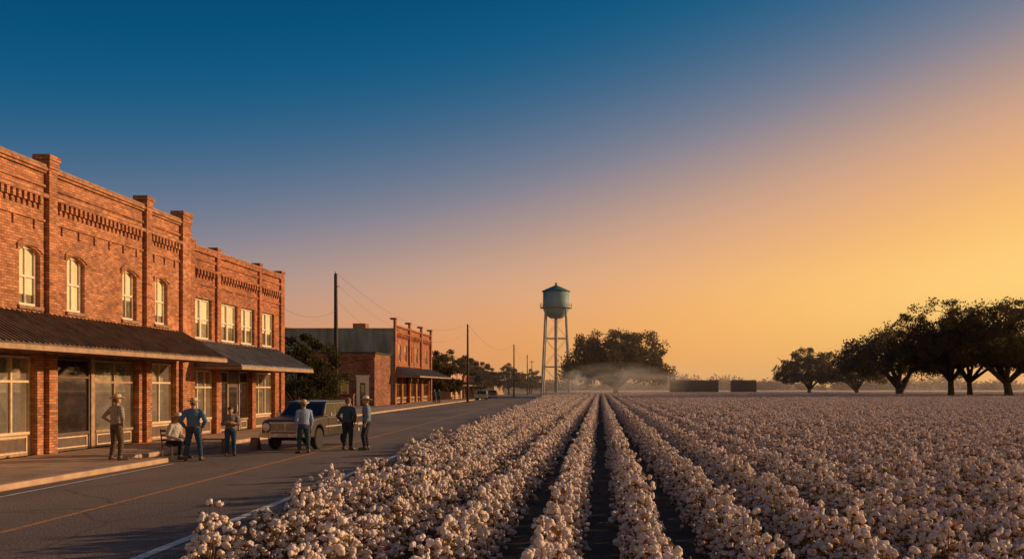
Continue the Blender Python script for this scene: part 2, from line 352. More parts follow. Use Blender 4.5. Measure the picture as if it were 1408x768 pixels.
b=MB(); b.box(-12.25,-12.05,2,25.4,0,.137); b.box(-13.5,-12.25,25.3,25.45,0,.137); struct(b.obj('kerb',['kerb'],bevel=.025))
b=MB(); b.box(-16.4,-13.7,25.3,53,0,.13); struct(b.obj('pavement',['concrete'],bevel=.01))
b=MB(); b.box(-13.7,-13.5,25.45,53,0,.137); struct(b.obj('kerb',['kerb'],bevel=.025))
def wedge(name,m,f0,f1,z,yy):
    b=MB(); vs=[];fs=[]
    for y in yy: vs+=[(f0(y),y,0),(f1(y),y,0),(f0(y),y,z),(f1(y),y,z)]
    n=len(yy)
    for i in range(n-1):
        o=4*i; fs+=[(o+2,o+3,o+7,o+6),(o+1,o+5,o+7,o+3),(o,o+2,o+6,o+4)]
    fs+=[(0,1,3,2),(4*n-4,4*n-2,4*n-1,4*n-3)]
    b.add(vs,fs); return struct(b.obj(name,[m]))
yy=[60,70,85,100,120,140,160]
wedge('pavement','concrete',lambda y:-25 if y>100 else -22,lambda y:RL(y)-.2,.13,yy)
wedge('kerb','kerb',lambda y:RL(y)-.2,lambda y:RL(y),.137,yy)
# ---------------------------------------------------------------- buildings
def facade(b,X,y0,y1,z0,z1,ops,depth,mi=0):
    ys=sorted(set([y0,y1]+[o[0] for o in ops]+[o[1] for o in ops])); zs=sorted(set([z0,z1]+[o[2] for o in ops]+[o[3] for o in ops]))
    def isop(y,z): return any(o[0]<y<o[1] and o[2]<z<o[3] for o in ops)
    for i in range(len(ys)-1):
        for j in range(len(zs)-1):
            if not isop((ys[i]+ys[i+1])/2,(zs[j]+zs[j+1])/2):
                b.quad((X,ys[i],zs[j]),(X,ys[i+1],zs[j]),(X,ys[i+1],zs[j+1]),(X,ys[i],zs[j+1]),mi)
    for (a,c,d,e) in ops:
        b.quad((X,a,d),(X-depth,a,d),(X-depth,a,e),(X,a,e),mi); b.quad((X,c,e),(X-depth,c,e),(X-depth,c,d),(X,c,d),mi)
        b.quad((X,a,d),(X,c,d),(X-depth,c,d),(X-depth,a,d),mi); b.quad((X,a,e),(X-depth,a,e),(X-depth,c,e),(X,c,e),mi)
def shell(b,X,y0,y1,z0,z1,Xb,th=.3):
    b.quad((X,y0,z0),(X,y0,z1),(Xb,y0,z1),(Xb,y0,z0)); b.quad((X,y1,z0),(Xb,y1,z0),(Xb,y1,z1),(X,y1,z1))
    b.quad((Xb,y0,z0),(Xb,y0,z1),(Xb,y1,z1),(Xb,y1,z0))
    b.box(X-th,X-.001,y0+.001,y1-.001,z1-.9,z1-.002)
def dentils(b,X,y0,y1,z,pitch=.28,w=.13,h=.2,d=.11):
    n=int((y1-y0)/pitch)
    off=((y1-y0)-n*pitch+pitch-w)/2
    for i in range(n):
        y=y0+off+i*pitch; b.box(X+.001,X+d,y,y+w,z,z+h)
        b.box(X+.001,X+d*.5,y+.02,y+w-.02,z-h*.6,z-.001)
def window(par,X,yc,wd,z0,z1,arch=False,fm='white',dd=.12,blind=.6,n=1):
    b=MB(); t=.07; x0=X-dd-.06;x1=X-dd; ya=yc-wd/2; yb=yc+wd/2
    b.box(x0,x1,ya,ya+t,z0,z1); b.box(x0,x1,yb-t,yb,z0,z1); b.box(x0,x1,ya+t,yb-t,z0,z0+t+.02); b.box(x0,x1,ya+t,yb-t,z1-t,z1)
    zm=(z0+z1)/2; b.box(x0-.01,x1-.012,ya+t,yb-t,zm-.03,zm+.03)
    for k in range(1,n):
        yk=ya+(yb-ya)*k/n; b.box(x0,x1+.01,yk-.06,yk+.06,z0+t+.02,z1-t)
    if n==1: b.box(x0-.01,x1-.02,yc-.015,yc+.015,z0+t,z1-t)
    wnd=b.obj('window',[fm],par)
    g=MB(); g.box(x0-.03,x0-.015,ya+.02,yb-.02,z0+.02,z1-.02); g.obj('glass',['glassup'],wnd)
    zb=z1-(z1-z0)*blind
    g=MB(); g.box(x0-.013,x0-.005,ya+t,yb-t,zb,z1-t); g.obj('blind',['blind'],wnd)
    s=MB(); s.box(X-dd,X+.07,ya-.08,yb+.08,z0-.1,z0-.002); s.obj('sill',['stone'],wnd)
    if arch:
        a=MB(); n_=10; rise=.2
        prev=None
        for k in range(n_+1):
            u=-1+2*k/n_; y=yc+u*wd/2; z=z1-rise+rise*(1-u*u)
            if prev: a.add([(X-.004,prev[0],prev[1]),(X-.004,y,z),(X-.004,y,z1+.001),(X-.004,prev[0],z1+.001),(X-dd-.02,prev[0],prev[1]),(X-dd-.02,y,z)],[(0,1,2,3),(0,4,5,1)])
            prev=(y,z)
        prev=None
        for k in range(n_+1):
            u=-1+2*k/n_; y=yc+u*(wd/2+.12); z=z1-rise+.03+rise*(1-u*u)
            if prev:
                p0,p1=prev,(y,z); h=.2
                a.add([(X+.035,p0[0],p0[1]),(X+.035,p1[0],p1[1]),(X+.035,p1[0],p1[1]+h),(X+.035,p0[0],p0[1]+h),(X+.001,p0[0],p0[1]),(X+.001,p1[0],p1[1]),(X+.001,p1[0],p1[1]+h),(X+.001,p0[0],p0[1]+h)],[(0,1,2,3),(0,4,5,1),(3,2,6,7)])
            prev=(y,z)
        a.obj('arch',['brick'],wnd)
    return wnd
def shopwindow(par,X,y0,y1,zb,zt,ztr,n,fm='tan',bm='tan',z0=.13,dd=.2,gm='glass'):
    b=MB(); t=.08; x0=X-dd-.08;x1=X-dd
    b.box(x0,x1,y0,y0+t,z0,zt); b.box(x0,x1,y1-t,y1,z0,zt); b.box(x0,x1,y0+t,y1-t,zt-t,zt); b.box(x0,x1+.03,y0+t,y1-t,zb,zb+t)
    if ztr: b.box(x0,x1+.005,y0+t,y1-t,ztr-.035,ztr+.035)
    for k in range(1,n):
        y=y0+(y1-y0)*k/n; b.box(x0,x1+.01,y-.035,y+.035,zb+t,zt-t)
    wn=b.obj('shop_window',[fm],par)
    g=MB(); g.box(x0+.02,x0+.03,y0+.03,y1-.03,zb+.03,zt-.03); g.obj('glass',[gm],wn)
    p=MB(); p.box(x0,x1-.02,y0+t,y1-t,z0,zb-.001)
    k=max(1,n//2) if n>1 else 1
    for i in range(k):
        a=y0+t+(y1-y0-2*t)*i/k+.1; c=y0+t+(y1-y0-2*t)*(i+1)/k-.1
        p.box(x1-.02,x1+.01,a,c,zb-.09,zb-.05,1);p.box(x1-.02,x1+.01,a,c,z0+.08,z0+.12,1);p.box(x1-.02,x1+.01,a,a+.04,z0+.12,zb-.09,1);p.box(x1-.02,x1+.01,c-.04,c,z0+.12,zb-.09,1)
        p.box(x1-.02,x1-.004,a+.07,c-.07,z0+.15,zb-.12,2)
    p.obj('bulkhead',[bm,'cream','brownpanel'],wn)
    return wn
def awning(par,X,y0,y1,zt,xe,ze,m,fm='tan',pitch=.22):
    b=MB(); n=int((y1-y0)/pitch); th=.04
    b.add([(X,y0,zt),(X,y1,zt),(xe,y1,ze),(xe,y0,ze),(X,y0,zt-th),(X,y1,zt-th),(xe,y1,ze-th),(xe,y0,ze-th)],[(0,3,2,1),(4,5,6,7),(0,1,5,4),(1,2,6,5),(2,3,7,6),(3,0,4,7)])
    for i in range(n+1):
        y=y0+(y1-y0-.04)*i/n
        b.add([(X+.002,y,zt+.001),(X+.002,y+.035,zt+.001),(xe,y+.035,ze+.001),(xe,y,ze+.001),(X+.002,y,zt+.045),(X+.002,y+.035,zt+.045),(xe,y+.035,ze+.045),(xe,y,ze+.045)],[(4,7,6,5),(0,1,5,4),(1,2,6,5),(2,3,7,6),(3,0,4,7)])
    a=b.obj('awning',[m],par)
    f=MB(); f.box(xe-.02,xe+.03,y0,y1,ze-.18,ze-.045); f.box(X+.01,xe-.02,y0,y0+.06,ze-.17,ze-.06); f.box(X+.01,xe-.02,y1-.06,y1,ze-.17,ze-.06)
    k=int((y1-y0)/1.2)
    for i in range(1,k):
        y=y0+(y1-y0)*i/k; f.box(X+.01,xe-.02,y-.04,y+.04,ze-.16,ze-.06)
    f.obj('fascia',[fm],a)
    for y,d in((y0,.02),(y1-.02,.02)):
        g=MB(); g.prism([(X+.002,ze-.04),(xe-.03,ze-.04),(X+.002,zt-.05)],y,y+d,axis='y'); g.obj('gable_end',[m],a)
    return a
X=-16.4
B1=thing('brick_building','two-storey red brick shop building with arched windows and dark metal awning','building',(X,28,0))
ops=[]; ucs=[21.6,23.8,26.15,28.45,31.7,34.0]
for c in ucs: ops.append((c-.48,c+.48,4.5,6.25))
shops=[(20.4,22.6),(23.0,26.5),(27.5,32.35),(33.25,35.2)]
for a,c in shops: ops.append((a,c,.0,3.08))
b=MB(); facade(b,X,19,36.2,0,8.7,ops,.3); shell(b,X,19,36.2,0,8.7,-30)
piers=[(22.62,22.98),(26.85,27.25),(32.62,33.0),(35.45,36.15)]
for a,c in piers:
    b.box(X+.001,X+.14,a,c,0,8.95); b.box(X-.32,X+.2,a-.08,c+.08,8.952,9.1); b.box(X-.3,X+.17,a-.04,c+.04,8.7,8.95)
segs=[(19.1,22.6),(23.0,26.83),(27.27,32.6),(33.02,35.43)]
for a,c in segs:
    dentils(b,X,a+.05,c-.05,7.55,h=.22,pitch=.25,w=.12); b.box(X+.001,X+.14,a,c,7.775,7.9); b.box(X+.001,X+.05,a,c,7.06,7.14)
    b.box(X+.001,X+.07,a,c,8.52,8.599); b.box(X+.001,X+.12,a,c,8.6,8.7); b.box(X+.001,X+.06,a,c,8.1,8.17)
    n=int((c-a)/.8)
    for i in range(n): 
        y=a+(c-a)*(i+.5)/n; b.box(X+.001,X+.05,y-.05,y+.05,6.8,7.05)
wl=b.obj('wall',['brick'],B1)
b=MB(); 
for a,c in segs: b.box(X-.34,X+.1,a-.0,c,8.704,8.78)
b.obj('coping',['stone'],B1)
b=MB(); b.box(-29.9,X-.31,19.1,36.1,7.75,7.85); b.obj('roof',['roof'],B1)
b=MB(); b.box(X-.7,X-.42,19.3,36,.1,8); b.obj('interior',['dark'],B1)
for i,c in enumerate(ucs): window(B1,X,c,.96,4.5,6.25,arch=True,blind=[.6,.9,.8,.94,.6,.8][i])
shopwindow(B1,X,20.4,22.6,.75,3.05,2.3,2,'cream','tan',gm='glassgold')
shopwindow(B1,X,23.0,26.5,.75,3.05,2.3,4,'cream','tan',gm='glassgold')
shopwindow(B1,X,27.5,29.6,.62,3.05,2.45,1,'brownpanel','brownpanel')
b=MB(); b.box(X-.3,X-.16,29.6,29.8,.13,3.08); b.obj('post',['tan'],B1)
shopwindow(B1,X,29.8,32.35,.62,3.05,2.3,2,'tan','brownpanel',gm='glassgold')
shopwindow(B1,X,33.25,35.2,.75,3.05,2.3,2,'cream','tan',gm='glassgold')
awning(B1,X+.15,19.3,35.3,4.3,-14.5,3.28,'roofmetal','tan')
B1.scale=(1,1,.985)
B2=thing('brick_building','lower two-storey brick shop building with paired windows and blue-grey awning','building',(X,42,0))
ops=[]; u2=[(37.55,1.7,2),(40.25,1.75,2),(42.35,1.6,2),(44.95,1.6,2)]
for c,wd,n in u2: ops.append((c-wd/2,c+wd/2,4.08,5.75))
for a,c in [(36.75,38.9),(39.4,42.9),(43.3,45.9)]: ops.append((a,c,0,2.85))
b=MB(); facade(b,X,36.25,47,0,7.8,ops,.3); shell(b,X,36.25,47,0,7.8,-30)
for a,c in [(36.25,36.6),(38.75,39.1),(43.55,43.85),(46.5,47)]:
    b.box(X+.001,X+.1,a,c,2.9 if a>36.5 and a<46 else 0,7.95); b.box(X-.3,X+.13,a-.04,c+.04,7.952,8.04)
for a,c in [(36.62,38.73),(39.12,43.53),(43.87,46.48)]:
    dentils(b,X,a+.05,c-.05,6.7,h=.2,pitch=.3); b.box(X+.001,X+.12,a,c,6.905,7.0); b.box(X+.001,X+.05,a,c,6.3,6.38)
    b.box(X+.001,X+.06,a,c,7.3,7.4); b.box(X+.001,X+.1,a,c,7.62,7.8)
b.obj('wall',['brick2'],B2)
b=MB(); b.box(X-.34,X+.12,36.62,46.48,7.804,7.87); b.obj('coping',['stone'],B2)
b=MB(); b.box(-29.9,X-.31,36.3,46.9,6.9,7); b.obj('roof',['roof'],B2)
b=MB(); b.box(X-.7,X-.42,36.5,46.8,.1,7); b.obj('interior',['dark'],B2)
for c,wd,n in u2: window(B2,X,c,wd,4.08,5.75,blind=.6,n=n)
shopwindow(B2,X,36.75,38.9,.75,2.82,2.1,3,'cream','tan',gm='glassgold')
shopwindow(B2,X,39.4,40.6,.6,2.82,2.3,1,'tan','brownpanel')
shopwindow(B2,X,41.8,42.9,.6,2.82,2.3,1,'tan','brownpanel')
shopwindow(B2,X,43.3,45.9,.75,2.82,2.1,3,'cream','tan',gm='glassgold')
b=MB(); b.box(X-.3,X-.24,40.65,41.75,.13,2.8); d=b.obj('door',['brownpanel'],B2)
b=MB(); b.box(X-.238,X-.225,40.8,41.6,.9,2.1); b.obj('glass',['glass'],d)
b=MB(); b.tube([(X-.2,41.6,1.0),(X-.2,41.6,1.3)],.02); b.obj('handle',['chrome'],d)
awning(B2,X+.12,36.5,45.6,3.98,-14.4,3.0,'roofblue','tan',pitch=.35)
X3=-25
B3=thing('brick_building','two-storey brick commercial block with painted side wall and awning','building',(X3,120,0))
u3=[113.5,117,120.5,124,127.5,131]
ops=[(c-.6,c+.6,5.3,7.4) for c in u3]+[(111,114.8,0,3.4),(115.6,119.2,0,3.4),(120,123.6,0,3.4),(124.4,128,0,3.4),(128.8,132.8,0,3.4)]
b=MB(); facade(b,X3,110,134,0,9.7,ops,.4)
for a in (110,118.4,126.2,133.3): b.box(X3+.001,X3+.25,a,a+.7,0,10.3); b.box(X3-.4,X3+.32,a-.08,a+.78,10.302,10.5)
for a,c in((110.7,118.4),(119.1,126.2),(126.9,133.3)):
    dentils(b,X3,a,c,8.4,pitch=.6,w=.3,h=.35,d=.18); b.box(X3+.001,X3+.2,a,c,8.76,8.95); b.box(X3+.001,X3+.2,a,c,9.5,9.7); b.box(X3+.001,X3+.1,a,c,4.7,4.9)
b.box(-40,X3-.01,133.7,134,0,9.7); b.box(-40,-39.7,110.3,133.7,0,9.7)
b.obj('wall',['brick2'],B3)
b=MB(); b.box(-42,X3-.01,110,110.3,0,9.1); b.box(-42,X3-.01,109.95,110.35,9.1,9.25)
b.obj('side_wall',['teal'],B3)
b=MB(); b.box(-39.9,X3-.05,110.4,133.6,8.6,8.7); b.obj('roof',['roof'],B3)
b=MB(); b.box(-31,-29.4,114,115.6,8.71,10.1); b.obj('chimney',['brick'],B3)
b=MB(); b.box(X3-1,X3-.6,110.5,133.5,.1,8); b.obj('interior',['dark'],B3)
for c in u3: window(B3,X3,c,1.2,5.3,7.4,blind=.4)
for a,c in [(111,114.8),(115.6,119.2),(120,123.6),(124.4,128),(128.8,132.8)]: shopwindow(B3,X3,a,c,.8,3.35,2.5,3)
awning(B3,X3+.27,110.5,133.5,4.6,-21.9,3.5,'roofblue',pitch=.6)
B4=thing('brick_annex','single-storey brown brick annex with a white doorway','building',(-29,105,0))
b=MB(); b.box(-33,-25.3,102,109.9,0,5.9)
b.box(-33.1,-25.2,101.93,102.0,5.5,5.9)
for i in range(13): b.box(-32.9+i*.6,-32.6+i*.6,101.9,101.998,5.1,5.4)
b.obj('wall',['brick3'],B4)
b=MB(); b.box(-33.15,-25.15,101.9,109.9,5.902,6.05); b.obj('roof',['roof'],B4)
b=MB(); b.box(-27.3,-26.9,101.9,101.99,0,3.3);b.box(-26.3,-25.9,101.9,101.99,0,3.3); b.box(-26.9,-26.3,101.9,101.99,2.6,3.3); b.box(-27.4,-25.8,101.86,101.99,3.3,3.45); b.box(-26.9,-26.3,101.92,101.99,0,2.6,1); d=b.obj('door',['white','brownpanel'],B4)
b=MB(); b.box(-26.8,-26.4,101.90,101.918,1.1,2.4); b.obj('glass',['glassup'],d)
for x0 in(-32.2,-29.8):
    b=MB(); b.box(x0,x0+1.6,101.95,101.995,1.3,3.1); ww=b.obj('window',['white'],B4)
    b=MB(); b.box(x0+.12,x0+.75,101.93,101.948,1.42,2.98); b.box(x0+.85,x0+1.48,101.93,101.948,1.42,2.98); b.obj('glass',['glass'],ww)
b=MB(); b.box(-30,-19,70,70.3,0,1.5); b.box(-30.05,-18.95,69.95,70.35,1.502,1.6); o=b.obj('low_wall',['brick3'],org=(-24,70,0)); tag(o,'low brick wall beside the dark shrub','wall')
def lowshop(y0,y1,Xf,h,label,wm='brick2',am='roofmetal'):
    S=thing('low_shop',label,'shop building',(Xf,(y0+y1)/2,0),'low shops down the street')
    L_=y1-y0; ops=[(y0+L_*.12,y0+L_*.4,0,2.6),(y0+L_*.6,y0+L_*.88,0,2.6)]
    b=MB(); facade(b,Xf,y0,y1,0,h,ops,.3); shell(b,Xf,y0,y1,0,h,Xf-11); b.box(Xf+.001,Xf+.15,y0,y1,h-.35,h); b.obj('wall',[wm],S)
    b=MB(); b.box(Xf-10.9,Xf-.31,y0+.1,y1-.1,h-.6,h-.5); b.obj('roof',['roof'],S)
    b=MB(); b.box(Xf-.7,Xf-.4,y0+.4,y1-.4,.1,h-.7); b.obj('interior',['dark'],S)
    for a,c,_,__ in ops: shopwindow(S,Xf,a,c,.7,2.58,2.0,2)
    awning(S,Xf+.16,y0+.3,y1-.3,3.1,Xf+1.9,2.5,am,pitch=.6)
M['sid']=mat('peach_siding',(.5,.3,.2),(.4,.24,.16),rough=.8)
lowshop(150,162,-24.6,4.6,'low peach-coloured shop with dark metal awning beside the road','sid','roofmetal')
lowshop(174,188,-26,4.4,'low red brick shop with awning beside the road')
def house(loc,wd,dp,h,rot,label,wm,rm):
    H=thing('house',label,'house',(0,0,0))
    b=MB(); b.box(-wd/2,wd/2,0,dp,0,h); b.prism([(-wd/2,h+.001),(wd/2,h+.001),(0,h+wd*.28)],0.001,dp-.001,axis='y'); b.obj('wall',[wm],H)
    r=MB(); o=.35; rz=h+wd*.28
    for s_ in(-1,1):
        r.add([(0,-o,rz+.02),(s_*(wd/2+o),-o,h-.2),(s_*(wd/2+o),dp+o,h-.2),(0,dp+o,rz+.02),(0,-o,rz+.17),(s_*(wd/2+o),-o,h-.05),(s_*(wd/2+o),dp+o,h-.05),(0,dp+o,rz+.17)],[(0,1,2,3),(4,7,6,5),(0,4,5,1),(1,5,6,2),(2,6,7,3),(3,7,4,0)])
    r.obj('roof',[rm],H)
    d=MB(); d.box(-.45,.45,-.04,-.002,0,2.1); d.obj('door',['brownpanel'],H)
    for x in(-wd*.32,wd*.32):
        w_=MB(); w_.box(x-.5,x+.5,-.06,-.002,1,2.2); ww=w_.obj('window',['white'],H)
        g=MB(); g.box(x-.42,x+.42,-.07,-.062,1.08,2.12); g.obj('glass',['glassup'],ww)
    H.location=loc; H.rotation_euler=(0,0,rot); return H
house((-34,255,0),9,9,2.8,-.2,'brown cottage with low gable roof near the water tower','tan','roof')
# ---------------------------------------------------------------- poles and wires
def pole(loc,h,arm=False,label='tall dark wooden utility pole beside the road'):
    P=thing('utility_pole',label,'utility pole',(0,0,0),'utility poles along the road')
    b=MB(); b.tube([(0,0,0),(.02,0,h*.5),(0,0,h)],[.17,.145,.11],10); b.obj('pole',['wood'],P,smooth=True)
    if arm:
        b=MB(); b.box(-.7,.7,-.14,-.04,h-.6,h-.48); c=b.obj('crossarm',['wood'],P)
        for x in(-.6,.6):
            b=MB(); b.lathe([(.03,0),(.06,.03),(.04,.08),(.06,.1),(.02,.16)],8,(x,-.09,h-.48)); b.obj('insulator',['plate'],c)
    else:
        b=MB(); b.lathe([(.03,0),(.06,.03),(.04,.08),(.06,.1),(.02,.16)],8,(0,0,h)); b.obj('insulator',['plate'],P)
        b=MB(); b.tube([(.1,0,h-.9),(.3,0,h-.9)],.03,6); b.obj('bracket',['steel'],P)
    P.location=loc; return P
PL=[(-18.9,65,10.2),(-18.2,125,10.7),(-18,190,11),(-20,250,11),(-22.5,300,11)]
for i,(x,y,h) in enumerate(PL): pole((x,y,0),h,arm=i>=4)
def wire(p0,p1,sag,label,r=.007):
    p0=Vector(p0);p1=Vector(p1); n=20; pts=[]
    for i in range(n+1):
        t=i/n; p=p0.lerp(p1,t); p.z-=sag*4*t*(1-t); pts.append(p)
    b=MB(); b.tube(pts,r,5); o=b.obj('overhead_wire',['wire'],org=tuple(p0)); tag(o,label,'wire','overhead wires')
for i in range(3):
    a,c=PL[i],PL[i+1]
    wire((a[0],a[1],a[2]+.1),(c[0],c[1],c[2]+.1),2.2,'thin dark overhead wire sagging between utility poles',.008+.003*i)
wire((-18.9+.25,65,9.3),(-18.2+.25,125,9.8),2.6,'thin dark overhead wire sagging between utility poles',.006)
wire((-18.9,65,7.6),(-16.4,46.8,6.2),.5,'service wire from utility pole to brick building')
wire((-18.9,65,8.4),(-25,111,8.8),1.0,'service wire from utility pole to far brick block',.006)
# ---------------------------------------------------------------- water tower
TX,TY=-11.6,240; TT=thing('water_tower','teal steel water tower with conical roof on braced legs','water tower',(TX,TY,0))
s=.192
zt=lambda py:(532-py)*s+2.1
r=3.45
b=MB(); b.lathe([(.3,zt(438)),(1.6,zt(437)),(2.7,zt(433)),(3.3,zt(427)),(r,zt(421)),(r,zt(401))],32,(TX,TY,0)); b.obj('tank',['tank'],TT,smooth=True)
b=MB(); b.lathe([(r+.35,zt(400.8)),(r+.3,zt(400)),(1.8,zt(395.5)),(.3,zt(392)),(.25,zt(389)),(.05,zt(388))],32,(TX,TY,0)); b.obj('roof',['tankroof'],TT)
b=MB(); b.lathe([(r-.05,zt(423.5)),(r+.8,zt(423.5)),(r+.8,zt(422.8)),(r-.05,zt(422.8))],32,(TX,TY,0)); bl=b.obj('balcony',['steel'],TT)
b=MB()
for k in range(24):
    t=2*math.pi*k/24; x=TX+(r+.75)*math.cos(t); y=TY+(r+.75)*math.sin(t); b.tube([(x,y,zt(422.8)),(x,y,zt(422.8)+1.0)],.03,5)
for zz_ in(.5,1.0):
    ring=[(TX+(r+.75)*math.cos(2*math.pi*k/24),TY+(r+.75)*math.sin(2*math.pi*k/24),zt(422.8)+zz_) for k in range(25)]; b.tube(ring,.03,5)
b.obj('railing',['steel'],bl)
feet=[]; 
for sx,sy in((-1,-1),(1,-1),(1,1),(-1,1)):
    p0=(TX+sx*3.6,TY+sy*3.6,0); p1=(TX+sx*2.6,TY+sy*2.6,zt(425)); feet.append((p0,p1))
    b=MB(); b.tube([p0,p1],.27,8); b.obj('leg',['tankleg'],TT)
b=MB()
for f_ in (.33,.66):
    P=[Vector(a).lerp(Vector(c),f_) for a,c in feet]
    for i in range(4): b.tube([P[i],P[(i+1)%4]],.13,6)
lv=[0,.33,.66,.97]
for j in range(3):
    A=[Vector(a).lerp(Vector(c),lv[j]) for a,c in feet]; C=[Vector(a).lerp(Vector(c),lv[j+1]) for a,c in feet]
    for i in range(4): b.tube([A[i],C[(i+1)%4]],.04,5); b.tube([A[(i+1)%4],C[i]],.04,5)
b.obj('bracing',['tankleg'],TT)
b=MB(); b.tube([(TX,TY,0),(TX,TY,zt(438))],.45,12); b.obj('riser_pipe',['tankleg'],TT,smooth=True)
b=MB()
for dx in(-.2,.2): b.tube([(TX+3.6+dx,TY-3.7,0),(TX+2.7+dx,TY-2.7,zt(424))],.03,4)
b.obj('ladder',['steel'],TT)
# ---------------------------------------------------------------- cotton trailers
def trailer(x0,x1,y,h,label):
    T=thing('cotton_trailer',label,'trailer',((x0+x1)/2,y,0),'dark trailers at the field edge')
    b=MB(); b.box(x0,x1,y,y+2.6,.7,h)
    n=int((x1-x0)/1.1)
    for i in range(n+1):
        xx=x0+(x1-x0-.12)*i/n; b.box(xx,xx+.12,y-.08,y-.001,.7,h+.05)
    b.box(x0-.05,x1+.05,y-.1,y-.002,h+.052,h+.2); b.obj('body',['tarp'],T)
    for xx in(x0+1,x0+2.2,x1-2.2,x1-1):
        b=MB(); n_=16
        b.prism([(xx+.5*math.cos(2*math.pi*k/n_),.5+.5*math.sin(2*math.pi*k/n_)) for k in range(n_)],y+.1,y+.4,axis='y'); b.obj('wheel',['rubber'],T)
for x0,x1,y,h,l in [(19.3,32.6,250,3.9,'long dark slatted cotton trailer parked at the field edge'),(36.2,43,250,3.9,'short dark cotton trailer parked at the field edge')]: trailer(x0,x1,y,h,l)
# ---------------------------------------------------------------- trees
def leafcloud(centres,rads,per,size,rng,flat=.75):
    c=np.repeat(np.array(centres),per,axis=0); rr=np.repeat(np.array(rads),per)
    d=rng.normal(size=(len(c),3)); d/=np.linalg.norm(d,axis=1)[:,None]; d*= (rng.random(len(c))**.5)[:,None]; d[:,2]*=flat
    p=c+d*rr[:,None]
    a=rng.normal(size=(len(p),3)); a/=np.linalg.norm(a,axis=1)[:,None]
    q=rng.normal(size=(len(p),3)); bb=np.cross(a,q); bb/=np.linalg.norm(bb,axis=1)[:,None]
    s_=size*(.6+.8*rng.random(len(p)))[:,None]
    a=a*s_; bb=bb*s_*.6
    V=np.stack([p-a,p-bb*.9,p+a,p+bb],axis=1).reshape(-1,3)
    Fc=np.arange(len(V)).reshape(-1,4)
    return V,Fc
def npmesh(name,V,Fc,m):
    me=bpy.data.meshes.new(name); me.vertices.add(len(V)); me.vertices.foreach_set('co',V.astype(np.float32).ravel())
    k=Fc.shape[1]
    me.loops.add(Fc.size); me.loops.foreach_set('vertex_index',Fc.astype(np.int32).ravel())
    me.polygons.add(len(Fc)); me.polygons.foreach_set('loop_start',np.arange(0,Fc.size,k,dtype=np.int32)); me.polygons.foreach_set('loop_total',np.full(len(Fc),k,dtype=np.int32))
    me.update(calc_edges=True); me.validate(); me.materials.append(M[m]); return me
def tree(seed,H,Wd,label,loc,group,nclump=90,per=110,leaf=.22,trunk=.45,m='leaf',fork=.2,crownbase=.25,forks=1,rmin=.036,rmax=.085):
    rng=np.random.default_rng(seed); rnd=random.Random(seed)
    T=thing('tree',label,'tree',(0,0,0),group)
    b=MB(); fz=H*fork; limbs=[]; tops=[]
    for q in range(forks):
        t0=rnd.uniform(0,6.28)+q*math.pi; lean=Vector((math.cos(t0),math.sin(t0),0))*(H*.02+ (H*.05 if forks>1 else 0))
        b.tube([(0,0,-.1),(0,0,.3),lean*.5+Vector((0,0,fz*.6)),lean+Vector((0,0,fz))],[trunk*1.6,trunk*1.1,trunk*.85,trunk*.78],10)
        tops.append(lean+Vector((0,0,fz)))
    nl=9
    for i in range(nl):
        top=tops[i%len(tops)]
        t=2*math.pi*(i+rnd.random()*.6)/nl; rr=Wd*.5*rnd.uniform(.55,.9); zz_=H*rnd.uniform(.38,.78)
        e_=Vector((math.cos(t)*rr,math.sin(t)*rr,zz_))
        mid=top.lerp(e_,.42)+Vector((rnd.uniform(-.6,.6),rnd.uniform(-.6,.6),rnd.uniform(-.02,.07)*H)); m2=top.lerp(e_,.75)+Vector((rnd.uniform(-.8,.8),rnd.uniform(-.8,.8),rnd.uniform(-.3,.8)))
        b.tube([top-Vector((0,0,.3)),mid,m2,e_],[trunk*.6,trunk*.42,trunk*.28,trunk*.1],7); limbs+= [mid,m2,e_]
    top=tops[0]
    e_=Vector((0,0,H*.85)); b.tube([top,top.lerp(e_,.5)+Vector((.5,0,0)),e_],[trunk*.6,trunk*.3,trunk*.1],7); limbs.append(top.lerp(e_,.5)); limbs.append(e_)
    C=[];Rr=[]; cb=H*crownbase
    prof=rng.uniform(.76,1.12,size=16); profz=rng.uniform(.84,1.05,size=16)
    while len(C)<nclump:
        d=rng.normal(size=3); d/=np.linalg.norm(d)
        if d[2]<-.45: continue
        k=int((math.atan2(d[1],d[0])+math.pi)/(2*math.pi)*16)%16
        rad=rng.uniform(.2,1.0)**.5*rng.uniform(.88,1.06)
        cz=cb+(H-cb)*.34
        p=np.array([d[0]*Wd*.47*rad*prof[k],d[1]*Wd*.47*rad*prof[k],cz+d[2]*rad*profz[k]*((H-cz)*.95 if d[2]>0 else (cz-cb)*1.25)])
        C.append(p); Rr.append(rng.uniform(rmin,rmax)*Wd)
    for p in C:
        v=Vector(p); q=min(limbs,key=lambda l:(l-v).length)
        md=q.lerp(v,.5)+Vector((0,0,.2)); b.tube([q,md,v],[trunk*.15,trunk*.1,trunk*.04],5)
    b.obj('trunk',['bark'],T,smooth=True)
    V,Fc=leafcloud(C,Rr,per,leaf,rng)
    o=bpy.data.objects.new('crown',npmesh('crown',V,Fc,m)); COL.objects.link(o); o.parent=T
    T.location=loc; return T
G='oaks at the edge of the cotton field'
def at(px,Y): return ((px-825)*Y/F,Y,0)
tree(1,16.0,27,'broad spreading live oak standing alone past the water tower',at(846,200),G,nclump=270,per=130,leaf=.24,trunk=.7,crownbase=.04,fork=.14)
tree(2,12.6,19,'rounded oak standing apart at the field edge',at(1112,220),G,nclump=150,per=115,leaf=.22,trunk=.5,crownbase=.1,fork=.15)
t3=tree(3,15.4,27,'wide dark oak with forked trunk',at(1236,180),G,nclump=210,per=115,leaf=.22,trunk=.6,fork=.14,crownbase=.14,forks=2)
